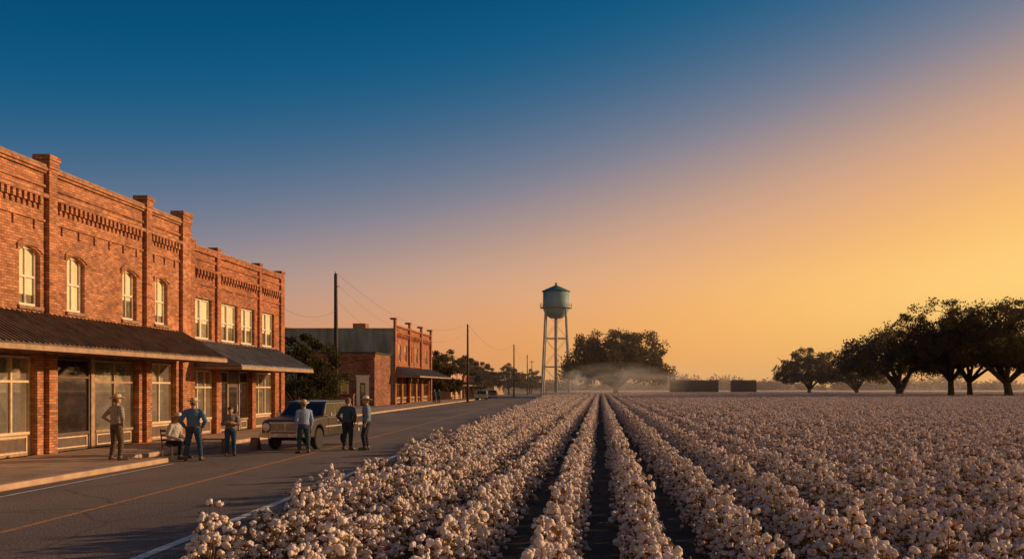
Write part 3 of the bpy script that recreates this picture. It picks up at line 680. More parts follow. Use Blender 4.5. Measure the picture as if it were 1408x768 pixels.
t4=tree(4,16.8,23,'tall dark oak with leaning trunk',at(1308,152),G,nclump=200,per=115,leaf=.18,trunk=.55,fork=.2,crownbase=.2)
t5=tree(5,17.6,27,'tall oak with thick trunk and heavy crown',at(1388,150),G,nclump=230,per=115,leaf=.19,trunk=.7,fork=.17,crownbase=.18,forks=2)
copything(t4,at(1334,160),rot=2.2,scale=.95,label='slim dark oak among taller oaks',group=G)
copything(t3,at(1475,165),rot=1.2,scale=1.0,label='wide dark oak with forked trunk',group=G)
copything(t3,at(1180,225),rot=2.5,scale=.72,label='small oak between larger oaks',group=G)
G2='trees behind the town buildings'
tree(6,6.4,7.2,'dark bushy tree beside the brick building',(-20.4,62,0),G2,nclump=85,per=160,leaf=.10,trunk=.15,m='leaf2',crownbase=.0,fork=.1,rmin=.05,rmax=.1)
t7=tree(7,10.5,13,'dark tree behind the far brick block',at(622,195),G2,nclump=95,per=120,leaf=.23,trunk=.35,crownbase=.03,rmin=.05,rmax=.1)
copything(t7,at(700,265),rot=1,scale=.9,label='low dark tree near the water tower',group=G2)
copything(t7,at(662,235),rot=2,scale=.85,label='low dark tree behind the low shops',group=G2)
copything(t7,at(598,145),rot=4,scale=.78,label='dark tree beside the far brick block',group=G2)
copything(t7,at(640,215),rot=5,scale=.95,label='dark tree behind the low shops',group=G2)
copything(t7,at(728,300),rot=3,scale=.8,label='low dark tree near the water tower',group=G2)
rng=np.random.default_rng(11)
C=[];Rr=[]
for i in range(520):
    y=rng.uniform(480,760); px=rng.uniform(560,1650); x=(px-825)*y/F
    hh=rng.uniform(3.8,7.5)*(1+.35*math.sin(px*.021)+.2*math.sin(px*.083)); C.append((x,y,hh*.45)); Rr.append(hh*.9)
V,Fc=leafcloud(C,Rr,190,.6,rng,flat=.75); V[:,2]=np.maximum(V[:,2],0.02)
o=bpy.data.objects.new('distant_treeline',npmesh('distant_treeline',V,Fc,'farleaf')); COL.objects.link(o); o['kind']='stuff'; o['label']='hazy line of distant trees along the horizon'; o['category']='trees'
# ---------------------------------------------------------------- cotton
def ico(sub):
    bm=bmesh.new(); bmesh.ops.create_icosphere(bm,subdivisions=sub,radius=1); v=np.array([x.co[:] for x in bm.verts]); f=np.array([[q.index for q in p.verts] for p in bm.faces]); bm.free(); return v,f
IV,IF=ico(2)
def cotton(seed):
    rng=np.random.default_rng(seed); rnd=random.Random(seed); H=rnd.uniform(.56,.70)
    b=MB(); tips=[]
    b.tube([(0,0,-.02),(rnd.uniform(-.03,.03),rnd.uniform(-.03,.03),H*.5),(rnd.uniform(-.06,.06),rnd.uniform(-.06,.06),H)],[.013,.009,.004],5)
    nb=19
    for i in range(nb):
        u=i/nb
        z=H*(.08+.86*u); t=i*2.4+rnd.uniform(-.4,.4); rr=(.285-.17*u**1.5)*rnd.uniform(.72,1.15)
        p1=(math.cos(t)*rr*.5,math.sin(t)*rr*.5,z+.03); p2=(math.cos(t+.2)*rr,math.sin(t+.2)*rr,z+rnd.uniform(.02,.11))
        b.tube([(0,0,z),p1,p2],[.006,.004,.003],4); tips+=[p2,((p1[0]+p2[0])/2+rnd.uniform(-.05,.05),(p1[1]+p2[1])/2+rnd.uniform(-.05,.05),(p1[2]+p2[2])/2+.03)]
        if rnd.random()<.5: tips.append((p2[0]*1.03+rnd.uniform(-.04,.04),p2[1]*1.03+rnd.uniform(-.04,.04),p2[2]-rnd.uniform(.04,.08)))
    for i in range(rnd.randint(2,4)):
        t=rnd.uniform(0,6.28); rr=rnd.uniform(.04,.14); hz=H+rnd.uniform(.0,.14)
        p1=(math.cos(t)*rr*.6,math.sin(t)*rr*.6,H*.7); p2=(math.cos(t)*rr,math.sin(t)*rr,hz)
        b.tube([(0,0,H*.4),p1,p2],[.006,.005,.003],4); tips+=[p2,((p1[0]+p2[0])/2+rnd.uniform(-.03,.03),(p1[1]+p2[1])/2+rnd.uniform(-.03,.03),(p1[2]*.4+p2[2]*.6))]
    tips.append((rnd.uniform(-.04,.04),rnd.uniform(-.04,.04),H+.02))
    for i in range(120):
        q=tips[rnd.randrange(len(tips))]; p=Vector(q)+Vector((rnd.gauss(0,.035),rnd.gauss(0,.035),rnd.gauss(-.03,.035)))
        a=Vector((rnd.gauss(0,1),rnd.gauss(0,1),rnd.gauss(0,.6))).normalized(); c=a.cross(Vector((rnd.gauss(0,1),rnd.gauss(0,1),rnd.gauss(0,1)))).normalized()
        s_=rnd.uniform(.018,.038)
        b.add([p-a*s_,p-c*s_*.6,p+a*s_,p+c*s_*.6+Vector((0,0,s_*.4))],[(0,1,2,3)],1)
    me=b.mesh('cotton_plant',['stem','cleaf'])
    Vs=[];Fs=[];o=0
    for q in tips:
        if rnd.random()<.05: continue
        R0=rnd.uniform(.022,.038); base=np.array(q)
        nl_=rnd.randint(4,5); ax=rng.normal(size=3); ax/=np.linalg.norm(ax); ax[2]=abs(ax[2])+.3; ax/=np.linalg.norm(ax)
        e1=np.cross(ax,[.3,.7,.2]); e1/=np.linalg.norm(e1); e2=np.cross(ax,e1)
        for k in range(nl_):
            t=2*math.pi*k/nl_+rnd.uniform(-.3,.3); c=base+(e1*math.cos(t)+e2*math.sin(t))*R0*rnd.uniform(.5,.8)+ax*R0*rnd.uniform(-.25,.35)
            sc=R0*rnd.uniform(.55,.82)
            v=IV*(1+rng.normal(0,.13,len(IV)))[:,None]*sc*rng.uniform(.8,1.2,3)+c; Vs.append(v);Fs.append(IF+o);o+=len(v)
    mb=npmesh('cotton_bolls',np.concatenate(Vs),np.concatenate(Fs),'boll')
    mb.polygons.foreach_set('use_smooth',[True]*len(mb.polygons))
    return me,mb
VAR=[cotton(100+i) for i in range(8)]
pts=[]
rnd=random.Random(5)
PITCH=1.0
for r_ in range(-18,180):
    xr=.52+r_*PITCH
    y=4.2
    while y<262:
        step=.30 if y<60 else (.40 if y<130 else .55)
        y+=step*rnd.uniform(.85,1.15)
        x=xr+rnd.gauss(0,.025)
        edge=R(y)+1.75+rnd.uniform(-.25,.2)+max(0,(13-y))*.16
        if x<edge: continue
        if x>y*.48+7: continue
        if x<-.98*y*.5-3: continue
        if rnd.random()<.015: continue
        pts.append((x,y))
for i in range(45):
    y=13+rnd.random()**1.5*60; pts.append((R(y)+rnd.uniform(1.2,1.9),y))
for y in (8.6,9.4,9.9,10.8,11.9): pts.append((R(y)+rnd.uniform(1.5,1.9),y))
def inframe(x,y):
    px=825+F*x/y; py=532+F*(CH-.6)/y
    return 10<px<1398 and py<752
cand=sorted([p for p in pts if inframe(*p)],key=lambda p:p[1]**2+p[0]**2)
near=cand[:300]; ns=set(near); rest=[p for p in pts if p not in ns]
src=[]
for i,(x,y) in enumerate(near):
    me,mb=VAR[i%8]
    o=bpy.data.objects.new('cotton_plant',me); COL.objects.link(o); o.location=(x,y,0); o.rotation_euler=(0,0,rnd.uniform(0,6.28)); s_=rnd.uniform(.86,1.12); o.scale=(s_,s_,s_*rnd.uniform(.88,1.12))
    tag(o,'cotton plant with open white bolls in a field row','cotton plant','cotton plants in rows')
    c=bpy.data.objects.new('cotton_bolls',mb); COL.objects.link(c); c.parent=o; c['kind']='stuff'
    if i<8: src.append((o,c))
me=bpy.data.meshes.new('cotton_field'); me.from_pydata([(x,y,0) for x,y in rest],[],[]); fo=bpy.data.objects.new('cotton_field',me); COL.objects.link(fo)
fo['kind']='stuff'; fo['label']='rows of cotton plants with white bolls filling the field'; fo['category']='cotton field'
ng=bpy.data.node_groups.new('scatter','GeometryNodeTree'); ng.interface.new_socket('Geometry',in_out='INPUT',socket_type='NodeSocketGeometry'); ng.interface.new_socket('Geometry',in_out='OUTPUT',socket_type='NodeSocketGeometry')
gi=ng.nodes.new('NodeGroupInput'); go=ng.nodes.new('NodeGroupOutput'); gl=ng.links
ri=ng.nodes.new('FunctionNodeRandomValue'); ri.data_type='INT'; ri.inputs[4].default_value=0; ri.inputs[5].default_value=7; ri.inputs['Seed'].default_value=3
rr=ng.nodes.new('FunctionNodeRandomValue'); rr.data_type='FLOAT_VECTOR'; rr.inputs[0].default_value=(0,0,0); rr.inputs[1].default_value=(0,0,6.28); rr.inputs['Seed'].default_value=4
rs=ng.nodes.new('FunctionNodeRandomValue'); rs.data_type='FLOAT'; rs.inputs[2].default_value=.84; rs.inputs[3].default_value=1.14; rs.inputs['Seed'].default_value=5
J=ng.nodes.new('GeometryNodeJoinGeometry')
for idx in(0,1):
    j=ng.nodes.new('GeometryNodeJoinGeometry')
    for pr in src:
        oi=ng.nodes.new('GeometryNodeObjectInfo'); oi.inputs['Object'].default_value=pr[idx]; oi.inputs['As Instance'].default_value=True; oi.transform_space='ORIGINAL'
        gl.new(oi.outputs['Geometry'],j.inputs[0])
    ip=ng.nodes.new('GeometryNodeInstanceOnPoints'); ip.inputs['Pick Instance'].default_value=True
    gl.new(gi.outputs[0],ip.inputs['Points']); gl.new(j.outputs[0],ip.inputs['Instance']); gl.new(ri.outputs[2],ip.inputs['Instance Index']); gl.new(rr.outputs[0],ip.inputs['Rotation']); gl.new(rs.outputs[1],ip.inputs['Scale'])
    gl.new(ip.outputs[0],J.inputs[0])
gl.new(J.outputs[0],go.inputs[0])
md=fo.modifiers.new('scatter','NODES'); md.node_group=ng
b=MB()
nx,ny=60,40
vs=[];fs=[]
for j in range(ny+1):
    for i in range(nx+1):
        y=255+(470-255)*j/ny; x=-16+(330)*i/nx
        vs.append((x,y,.52+.10*math.sin(x*1.7)*math.cos(y*.9)))
for j in range(ny):
    for i in range(nx): a=j*(nx+1)+i; fs.append((a,a+1,a+nx+2,a+nx+1))
b.add(vs,fs); o=b.obj('distant_cotton',['farfield']); o['kind']='stuff'; o['label']='far part of the cotton field'; o['category']='cotton field'
rng=np.random.default_rng(3); n=18000
y=4+rng.random(n)**1.6*90; x=np.array([R(t) for t in y])+.4+rng.random(n)**.8*1.8
h=.04+.16*rng.random(n)*np.clip((x-(np.array([R(t) for t in y])+.3))/1.3,.15,1); t=rng.random(n)*6.28; dx=np.cos(t)*.012;dy=np.sin(t)*.012
V=np.stack([np.stack([x-dx,y-dy,0*x],1),np.stack([x+dx,y+dy,0*x],1),np.stack([x+dy*4,y+dx*4,h],1)],1).reshape(-1,3)
o=bpy.data.objects.new('verge_grass',npmesh('verge_grass',V,np.arange(len(V)).reshape(-1,3),'grass')); COL.objects.link(o); o['kind']='stuff'; o['label']='dry grass on the road verge'; o['category']='grass'
# ---------------------------------------------------------------- vehicle
def build_car():
    T=thing('parked_car','old olive-black four-wheel-drive estate car with bright chrome grille','car',(0,0,0))
    W2=.85
    def arch(yc,r=.40,n=10): return [(yc+r*math.cos(math.pi-math.pi*k/n),.40+r*math.sin(math.pi-math.pi*k/n)) for k in range(n+1)]
    poly=[(.06,.40)]+arch(.80)+arch(3.38)+[(4.26,.42),(4.3,.6),(4.29,.96),(4.22,1.05),(1.30,1.05),(1.0,1.045),(.45,1.0),(.16,.955),(.06,.90),(.03,.8),(.04,.5)]
    b=MB(); b.prism(poly,-W2,W2,axis='x'); b.obj('body',['paint'],T,bevel=.05)
    b=MB(); b.prism([(.17,.972),(.45,1.015),(1.0,1.06),(1.28,1.065),(1.28,1.055),(.17,.962)],-.74,.74,axis='x'); b.obj('bonnet',['paintdark'],T,bevel=.008)
    b=MB(); b.box(-.7,.7,.3,4.1,.3,.6); b.obj('chassis',['rubber'],T)
    lo=[(-.80,1.20),(.80,1.20),(.80,4.22),(-.80,4.22)]; hi=[(-.67,1.72),(.67,1.72),(.67,4.00),(-.67,4.00)]
    zl,zh=1.04,1.50
    b=MB(); b.add([(x,y,zl) for x,y in lo]+[(x,y,zh) for x,y in hi],[(0,1,5,4),(1,2,6,5),(2,3,7,6),(3,0,4,7)]); 
    b.obj('cabin',['paint'],T,bevel=.012)
    b=MB(); b.prism([(1.69,1.50),(1.80,1.545),(2.2,1.57),(3.6,1.57),(3.95,1.545),(4.05,1.50)],-.685,.685,axis='x'); b.obj('roof',['paint'],T,bevel=.03)
    def panel(a,b_,c,d,u0,u1,v0,v1,off,name,m='glasscar'):
        a,b_,c,d=map(Vector,(a,b_,c,d)); n=(b_-a).cross(d-a).normalized()*off
        P=lambda u,v:(a.lerp(b_,u)).lerp(d.lerp(c,u),v)+n
        q=MB(); q.quad(P(u0,v0),P(u1,v0),P(u1,v1),P(u0,v1)); q.obj(name,[m],T)
    L_=[(x,y,zl) for x,y in lo]; H_=[(x,y,zh) for x,y in hi]
    panel(L_[0],L_[1],H_[1],H_[0],.06,.94,.1,.92,.008,'windscreen')
    for u0,u1 in((.06,.33),(.37,.63),(.67,.95)):
        panel(L_[1],L_[2],H_[2],H_[1],u0,u1,.12,.9,.008,'side_window'); 
        panel(L_[3],L_[0],H_[0],H_[3],1-u1,1-u0,.12,.9,.008,'side_window')
    panel(L_[2],L_[3],H_[3],H_[2],.08,.92,.12,.9,.008,'rear_window')
    b=MB(); b.box(-.52,.52,-.01,.055,.62,.86,1)
    for i in range(9): b.box(-.5,.5,-.03,-.011,.635+i*.025,.647+i*.025)
    b.box(-.54,.54,-.035,.0,.86,.90); b.box(-.54,.54,-.035,.0,.59,.62); b.box(-.02,.02,-.04,-.031,.62,.86); b.obj('grille',['chrome','rubber'],T)
    for sx in(-1,1):
        n_=18
        b=MB(); b.prism([(sx*.66+.125*math.cos(2*math.pi*k/n_),.745+.125*math.sin(2*math.pi*k/n_)) for k in range(n_)],-.035,.04,axis='y'); h=b.obj('headlight',['chrome'],T)
        b=MB(); b.sphere((sx*.66,-.03,.745),(.10,.04,.10),16); b.obj('lens',['lamp'],h,smooth=True)
        b=MB(); b.box(sx*.60,sx*.74,-.02,.06,.55,.60); b.obj('indicator',['amber'],T)
        b=MB(); b.box(sx*.70,sx*.84,4.29,4.33,.65,.93); b.obj('tail_light',['red'],T)
        b=MB(); b.box(sx*.86,sx*1.0,1.42,1.48,1.06,1.18); b.box(sx*.80,sx*.88,1.44,1.47,1.03,1.07); b.obj('mirror',['chrome'],T,bevel=.01)
        for y0,y1 in((1.5,2.45),(2.47,3.0)):
            b=MB(); xa=sx*.853; b.box(xa,xa+sx*.006,y0,y0+.012,.5,1.02); b.box(xa,xa+sx*.006,y1-.012,y1,.5,1.02); b.box(xa,xa+sx*.006,y0+.012,y1-.012,.5,.51); dr=b.obj('door',['rubber'],T)
            b=MB(); b.box(xa,xa+sx*.03,y1-.22,y1-.08,.88,.91); b.obj('handle',['chrome'],dr)
        b=MB(); b.box(sx*.852,sx*.866,1.25,4.2,.70,.74); b.obj('trim',['chrome'],T)
        for yc in(.80,3.38):
            w_=bpy.data.objects.new('wheel',None); COL.objects.link(w_); w_.parent=T; w_.location=(sx*.74,yc,.345)
            b=MB(); b.lathe([(.22,-.10),(.32,-.10),(.345,-.07),(.345,.07),(.32,.10),(.22,.10)],28,axis='x'); b.obj('tyre',['rubber'],w_,local=True)
            b=MB(); b.lathe([(.06,-.085),(.2,-.06),(.225,-.09),(.225,.09),(.2,.06),(.06,.085)],20,axis='x'); b.obj('rim',['chrome'],w_,local=True)
    b=MB(); b.box(-.88,.88,-.14,-.04,.42,.55); b.box(-.5,-.44,-.17,-.141,.38,.59); b.box(.44,.5,-.17,-.141,.38,.59); b.obj('bumper',['chrome'],T,bevel=.02)
    b=MB(); b.box(-.87,.87,4.32,4.42,.42,.55); b.obj('bumper',['chrome'],T,bevel=.02)
    b=MB(); b.box(-.16,.16,-.155,-.142,.435,.535); b.obj('number_plate',['plate'],T)
    return T
car=build_car(); car.location=(-10.45,30.2,.004); car.rotation_euler=(0,0,math.radians(-6)); car.scale=(1,1,1.04); car['group']='cars parked along the street'
copything(car,(-19.6,150,.004),rot=math.radians(3),label='distant dark car parked beside the low shops')
copything(car,(-20.6,176,.004),rot=math.radians(183),label='distant dark car parked beside the low shops')
# ---------------------------------------------------------------- people
def person(loc,height,face,arms,shirt,trous,hat,label,legs='stand',hatmat='straw',seat=False,hair=True,armR=None,lean=0):
    T=thing('person',label,'person',(0,0,0),None)
    b=MB()
    dz=-.43 if seat else 0
    V_=Vector
    def cap(p,q,r0,r1,n=12):
        p=V_(p);q=V_(q); b.sphere(p,r0,n); b.sphere(q,r1,n); b.tube([p,q],[r0,r1],n)
    def sh(x,y,z):
        t=(z-.95)/.6
        return V_((x,y+(-.16*t if seat else -lean*t),z+dz))
    prof=[(.84,.135,.10),(.90,.165,.118),(.97,.165,.118),(1.06,.15,.11),(1.16,.152,.112),(1.28,.172,.122),(1.38,.185,.12),(1.44,.165,.10),(1.49,.10,.08),(1.52,.06,.06)]
    vs=[];fs=[];n=20
    for z,rx,ry in prof:
        for k in range(n):
            t=2*math.pi*k/n; p=sh(rx*math.cos(t),ry*math.sin(t),z); vs.append(p)
    for i in range(len(prof)-1):
        for k in range(n): fs.append((i*n+k,i*n+(k+1)%n,(i+1)*n+(k+1)%n,(i+1)*n+k))
    fs.append(tuple(range(n))[::-1]); fs.append(tuple((len(prof)-1)*n+k for k in range(n))); b.add(vs,fs)
    cap(sh(0,0,1.46),sh(0,-.015,1.57),.062,.055)
    hc=sh(0,-.025,1.655)
    b.sphere(hc,(.078,.096,.112),16); b.sphere(hc+V_((0,-.03,-.055)),(.058,.062,.058),12)
    b.sphere(hc+V_((0,-.095,-.015)),(.013,.02,.024),8); b.sphere(hc+V_((0,-.085,.02)),(.05,.015,.01),8); b.sphere(hc+V_((0,-.085,-.055)),(.024,.012,.008),8)
    for s_ in(-1,1): b.sphere(hc+V_((s_*.08,.005,-.01)),(.012,.022,.03),8)
    bones=[]
    def hand(wr,d,s_,inward):
        d=V_(d).normalized(); up=V_(inward).normalized(); sd=d.cross(up).normalized()
        pc=wr+d*.05; rot=Matrix((sd,d,up)).transposed()
        b.sphere(pc,(.04,.052,.018),10,rot=rot)
        for i,(o,l) in enumerate(((-.03,.062),(-.01,.075),(.01,.07),(.03,.055))):
            a=wr+d*.085+sd*o; m_=a+d*l*.55+up*.008; e_=m_+d*l*.3+up*l*.4
            cap(a,m_,.0105,.0095,8); cap(m_,e_,.0095,.008,8)
        a=wr+d*.03-sd*.035*s_; m_=a-sd*.03*s_+d*.03+up*.01; e_=m_+d*.03+up*.012; cap(a,m_,.013,.011,8); cap(m_,e_,.011,.009,8)
    wristpts=[]
    for s_ in(-1,1):
        A=arms if (s_==1 or armR is None) else armR
        S=sh(s_*.19,0,1.42)
        if A=='down': E=sh(s_*.245,.03,1.13); Wp=sh(s_*.25,-.05,.89); hd=(0,-.1,-1); inn=(-s_,0,0)
        elif A=='hips': E=sh(s_*.40,.09,1.19); Wp=sh(s_*.215,-.03,1.03); hd=(-s_*.5,-.5,-.5); inn=(-s_*.3,.8,-.2)
        elif A=='crossed': E=sh(s_*.255,-.07,1.15); Wp=sh(-s_*.02,-.20-(.035 if s_>0 else 0),1.20+s_*.025); hd=(-s_,.15,.15); inn=(0,1,0)
        elif A=='pockets': E=sh(s_*.31,.09,1.16); Wp=sh(s_*.215,-.05,.95); hd=(-s_*.1,-.35,-1); inn=(-s_,.3,0)
        elif A=='knee': E=sh(s_*.26,-.02,1.15); Wp=V_((s_*.14,-.36,.60)); hd=(0,-1,-.25); inn=(0,0,-1)
        cap(S,E,.058,.044); cap(E,Wp,.043,.028); cap(sh(s_*.12,0,1.42),S,.07,.058)
        hand(Wp,hd,s_,inn); bones+=[('arm',S,E),('arm',E,Wp)]; wristpts.append((Wp,V_(hd).normalized()))
    for s_ in(-1,1):
        if seat: Hh=V_((s_*.095,0,.90+dz)); K=V_((s_*.14,-.43,.50)); An=V_((s_*.15,-.40+(.05 if s_>0 else 0),.10)); To=An+V_((s_*.02,-.17,-.055))
        elif legs=='wide': Hh=V_((s_*.09,0,.90)); K=V_((s_*.15,-.03,.50)); An=V_((s_*.19,.02,.10)); To=An+V_((s_*.05,-.17,-.055))
        elif legs=='contra': Hh=V_((s_*.09,0,.90)); K=V_((s_*.12,-.03-(.08 if s_>0 else 0),.50)); An=V_((s_*.13,.03-(.08 if s_>0 else 0),.10)); To=An+V_((s_*.05,-.17,-.055))
        else: Hh=V_((s_*.09,0,.90)); K=V_((s_*.105,-.02,.50)); An=V_((s_*.115,.02,.10)); To=An+V_((s_*.03,-.17,-.055))
        cap(Hh,K,.098,.064); cap(K,An,.062,.047); cap(An+V_((0,.03,-.045)),To,.045,.038); cap(An,An+V_((0,.03,-.045)),.047,.045)
        bones+=[('leg',Hh,K),('leg',K,An),('foot',An+V_((0,0,-.06)),To)]
    tmp=b.obj('tmp',['skin']); rm=tmp.modifiers.new('r','REMESH'); rm.mode='VOXEL'; rm.voxel_size=.0125
    sm=tmp.modifiers.new('s','SMOOTH'); sm.iterations=3; sm.factor=.4
    dg=bpy.context.evaluated_depsgraph_get(); ev=tmp.evaluated_get(dg); me=bpy.data.meshes.new_from_object(ev,depsgraph=dg); me.name='person_body'
    bpy.data.objects.remove(tmp)
    me.polygons.foreach_set('use_smooth',[True]*len(me.polygons))
    me.materials.clear(); me.materials.append(M['skin'])
    body=bpy.data.objects.new('body',me); COL.objects.link(body); body.parent=T
    co_=np.empty(len(me.vertices)*3); me.vertices.foreach_get('co',co_); co_=co_.reshape(-1,3); no=np.empty(len(me.vertices)*3); me.vertex_normals.foreach_get('vector',no); no=no.reshape(-1,3)
    def segd(P,a,c):
        a=np.array(a);c=np.array(c);ab=c-a;t=np.clip(((P-a)@ab)/(ab@ab),0,1); return np.linalg.norm(P-(a+t[:,None]*ab),axis=1),t
    waist=.98+dz
    lab=np.zeros(len(co_),int)
    tors=(co_[:,2]>waist)&(co_[:,2]<1.50+dz); lab[tors]=1
    low=co_[:,2]<=waist; lab[low]=2
    da=np.full(len(co_),9.); dl=np.full(len(co_),9.)
    for k_,a,c in bones:
        d_,t=segd(co_,a,c)
        if k_=='arm': da=np.minimum(da,d_)
        if k_=='leg': dl=np.minimum(dl,d_)
    lab[(da<.068)&(da<dl)&~((dl<.11)&(co_[:,2]<waist)&(da>.05))]=1
    for Wp,hd in wristpts:
        rel=co_-np.array(Wp); pr=rel@np.array(hd); dist=np.linalg.norm(rel-pr[:,None]*np.array(hd),axis=1)
        lab[(pr>-.015)&(pr<.22)&(dist<.085)&(np.linalg.norm(rel,axis=1)<.21)&(dl>.115)]=0
    lab[co_[:,2]<.13]=3
    nk=np.linalg.norm(co_-np.array(sh(0,-.02,1.62)),axis=1); lab[(nk<.13)]=0
    tri=[tuple(p.vertices) for p in me.polygons]
    wr=np.sin(co_[:,2]*55+np.sin(co_[:,0]*30)*2)*.003+np.sin(co_[:,0]*70+co_[:,2]*40)*.002
    def garment(name,code,off,m):
        fs=[f for f in tri if sum(lab[i]==code for i in f)>=len(f)-1]
        ids=sorted(set(i for f in fs for i in f)); mp={i:j for j,i in enumerate(ids)}
        if not ids: return
        v=co_[ids]+no[ids]*(off+wr[ids])[:,None]
        g=bpy.data.meshes.new(name); g.from_pydata(v.tolist(),[],[tuple(mp[i] for i in f) for f in fs]); g.materials.append(m); g.polygons.foreach_set('use_smooth',[True]*len(g.polygons))
        o=bpy.data.objects.new(name,g); COL.objects.link(o); o.parent=T
        return o
    garment('shirt',1,.016,shirt); garment('trousers',2,.011,trous); garment('boots',3,.008,M['belt'])
    q=MB(); q.lathe([(.178,-.022),(.184,-.02),(.184,.02),(.178,.022)],24,tuple(sh(0,0,.985)),sy=.72); q.obj('belt',['belt'],T)
    for s_ in(-1,1):
        q=MB(); q.sphere(hc+V_((s_*.031,-.085,.004)),.011,8); q.obj('eye',['eye'],T)
    q=MB(); 
    q.sphere(hc+V_((0,.018,.012)),(.086,.092,.112),16)
    q.v=[(x,y,max(z,hc.z-.055)) if y>hc.y-.01 else (x,max(y,hc.y-.03),max(z,hc.z+.03)) for x,y,z in q.v]
    q.obj('hair',['hair'],T,smooth=True)
    if hat=='cowboy':
        q=MB(); c=hc+V_((0,.0,.055)); n=28; vs=[];fs=[]
        rings=[(.085,.0),(.175,-.005),(.18,.003),(.092,.012),(.092,.05),(.086,.10),(.06,.125),(.02,.108)]
        for r_,z in rings:
            for k in range(n):
                t=2*math.pi*k/n; rx=r_*(.92 if r_>.1 else .95); ry=r_*1.12
                zc=z+(.045*abs(math.cos(t))**3 if r_>.1 else 0)-(.018*abs(math.sin(t))**3 if r_>.1 else 0)
                vs.append((c.x+rx*math.cos(t),c.y+ry*math.sin(t),c.z+zc))
        for i in range(len(rings)-1):
            for k in range(n): fs.append((i*n+k,i*n+(k+1)%n,(i+1)*n+(k+1)%n,(i+1)*n+k))
        fs.append(tuple((len(rings)-1)*n+k for k in range(n))); q.add(vs,fs); ho=q.obj('hat',[hatmat],T,smooth=True)
        q=MB(); q.lathe([(.096,.015),(.096,.035)],28,tuple(c),sx=.96,sy=1.13); q.obj('hat_band',['belt'],ho)
    elif hat=='cap':
        q=MB(); c=hc+V_((0,.005,.04)); q.lathe([(.092,0),(.093,.03),(.08,.065),(.04,.09),(.01,.096)],20,tuple(c),sy=1.12)
        q.add([(c.x-.07,c.y-.075,c.z+.012),(c.x+.07,c.y-.075,c.z+.012),(c.x+.05,c.y-.17,c.z-.004),(c.x-.05,c.y-.17,c.z-.004),(c.x-.07,c.y-.075,c.z+.02),(c.x+.07,c.y-.075,c.z+.02),(c.x+.05,c.y-.17,c.z+.003),(c.x-.05,c.y-.17,c.z+.003)],[(0,1,2,3),(4,7,6,5),(3,2,6,7),(0,3,7,4),(1,5,6,2)]); q.obj('cap',[hatmat],T,smooth=True)
    T.location=loc; T.rotation_euler=(0,0,face); k_=height/1.78; T.scale=(k_*1.06,k_*1.06,k_)
    return T
M['straw']=mat('straw_hat',(.62,.46,.28),(.46,.33,.2),scale=30,rough=.8)
M['whitehat']=mat('pale_hat',(.72,.62,.5),rough=.8)
M['darkhat']=mat('felt_hat',(.09,.06,.04),rough=.9)
def cloth(n,a,c=None): return mat(n,a,c,scale=18,rough=.95,spec=.1,bump=.3)
S_grey=plaid('grey_plaid',(.36,.31,.25),(.2,.17,.15)); S_blue=cloth('blue_denim_shirt',(.10,.18,.30)); S_white=plaid('pale_check',(.55,.48,.42),(.3,.3,.33)); S_dk=plaid('dark_check',(.11,.1,.12),(.2,.16,.15))
S_bl2=plaid('blue_plaid',(.12,.21,.40),(.28,.34,.48)); S_navy=cloth('navy_shirt',(.05,.09,.16)); S_bg=cloth('blue_grey_shirt',(.17,.23,.31))
T_khaki=cloth('brown_trousers',(.12,.085,.06)); T_jean=cloth('blue_jeans',(.045,.08,.14),(.03,.05,.09)); T_dark=cloth('dark_jeans',(.035,.042,.06)); T_black=cloth('black_trousers',(.025,.024,.028))
def at2(px,py,z=.004):
    Y=(CH-z)*F/(py-532); return ((px-825)*Y/F,Y,z)
deg=math.radians
p1=person(at2(160,632,.13),1.74,deg(150),'hips',S_grey,T_khaki,'cowboy','person in straw hat, plaid shirt and brown trousers, hands on hips',legs='wide')
p2l=at2(236,630)
p2=person(p2l,1.72,deg(75),'knee',S_white,T_black,'cowboy','seated person in pale hat and pale shirt, hands on knees',seat=True,hatmat=M['whitehat'])
p3=person(at2(266,633),1.76,deg(195),'pockets',S_blue,T_jean,'cowboy','person in blue denim shirt and jeans standing with back turned',legs='wide')
p4=person(at2(317,626),1.50,deg(20),'crossed',S_dk,T_jean,'cap','short person in dark checked shirt standing with crossed arms',hatmat=M['darkhat'])
p5=person((at2(421,622)[0],28.9,.004),1.66,deg(220),'down',S_bl2,T_jean,'cowboy','person in straw hat and blue plaid shirt beside parked car',legs='contra')
p6=person(at2(478,618),1.74,deg(165),'pockets',S_navy,T_dark,'cap','person in navy shirt and dark jeans standing with back turned',hatmat=M['hair'])
p7=person(at2(504,618),1.76,deg(-75),'down',S_bg,T_dark,'cowboy','person in pale hat and blue-grey shirt standing in conversation',legs='contra',hatmat=M['whitehat'])
p8=person((-20.6,113,.13),1.72,deg(30),'down',S_navy,T_dark,'cap','distant person in dark clothes standing under the far awning',hatmat=M['darkhat'])
p9=copything(p8,(-20.1,113.4,.13),rot=deg(200),scale=1,label='distant person in dark clothes standing under the far awning')
def chair(loc,rot):
    T=thing('wooden_chair','plain wooden chair on the roadside under a seated person','chair',(0,0,0))
    b=MB(); b.box(-.21,.21,-.2,.2,.385,.42); b.obj('seat',['wood2'],T,bevel=.008)
    for x in(-.18,.18):
        for y in(-.17,.17):
            b=MB(); b.tube([(x*1.08,y*1.08,0),(x,y,.384)],.018,8); b.obj('leg',['wood2'],T)
        b=MB(); b.tube([(x,.18,.42),(x,.24,.88)],.017,8); b.obj('back_post',['wood2'],T)
    b=MB()
    for z in(.55,.68,.82): y=.18+(z-.42)*.13; b.box(-.18,.18,y-.01,y+.01,z-.03,z+.03)
    b.obj('backrest',['wood2'],T)
    T.location=loc; T.rotation_euler=(0,0,rot); return T
chair((p2l[0],p2l[1],.004),deg(75))
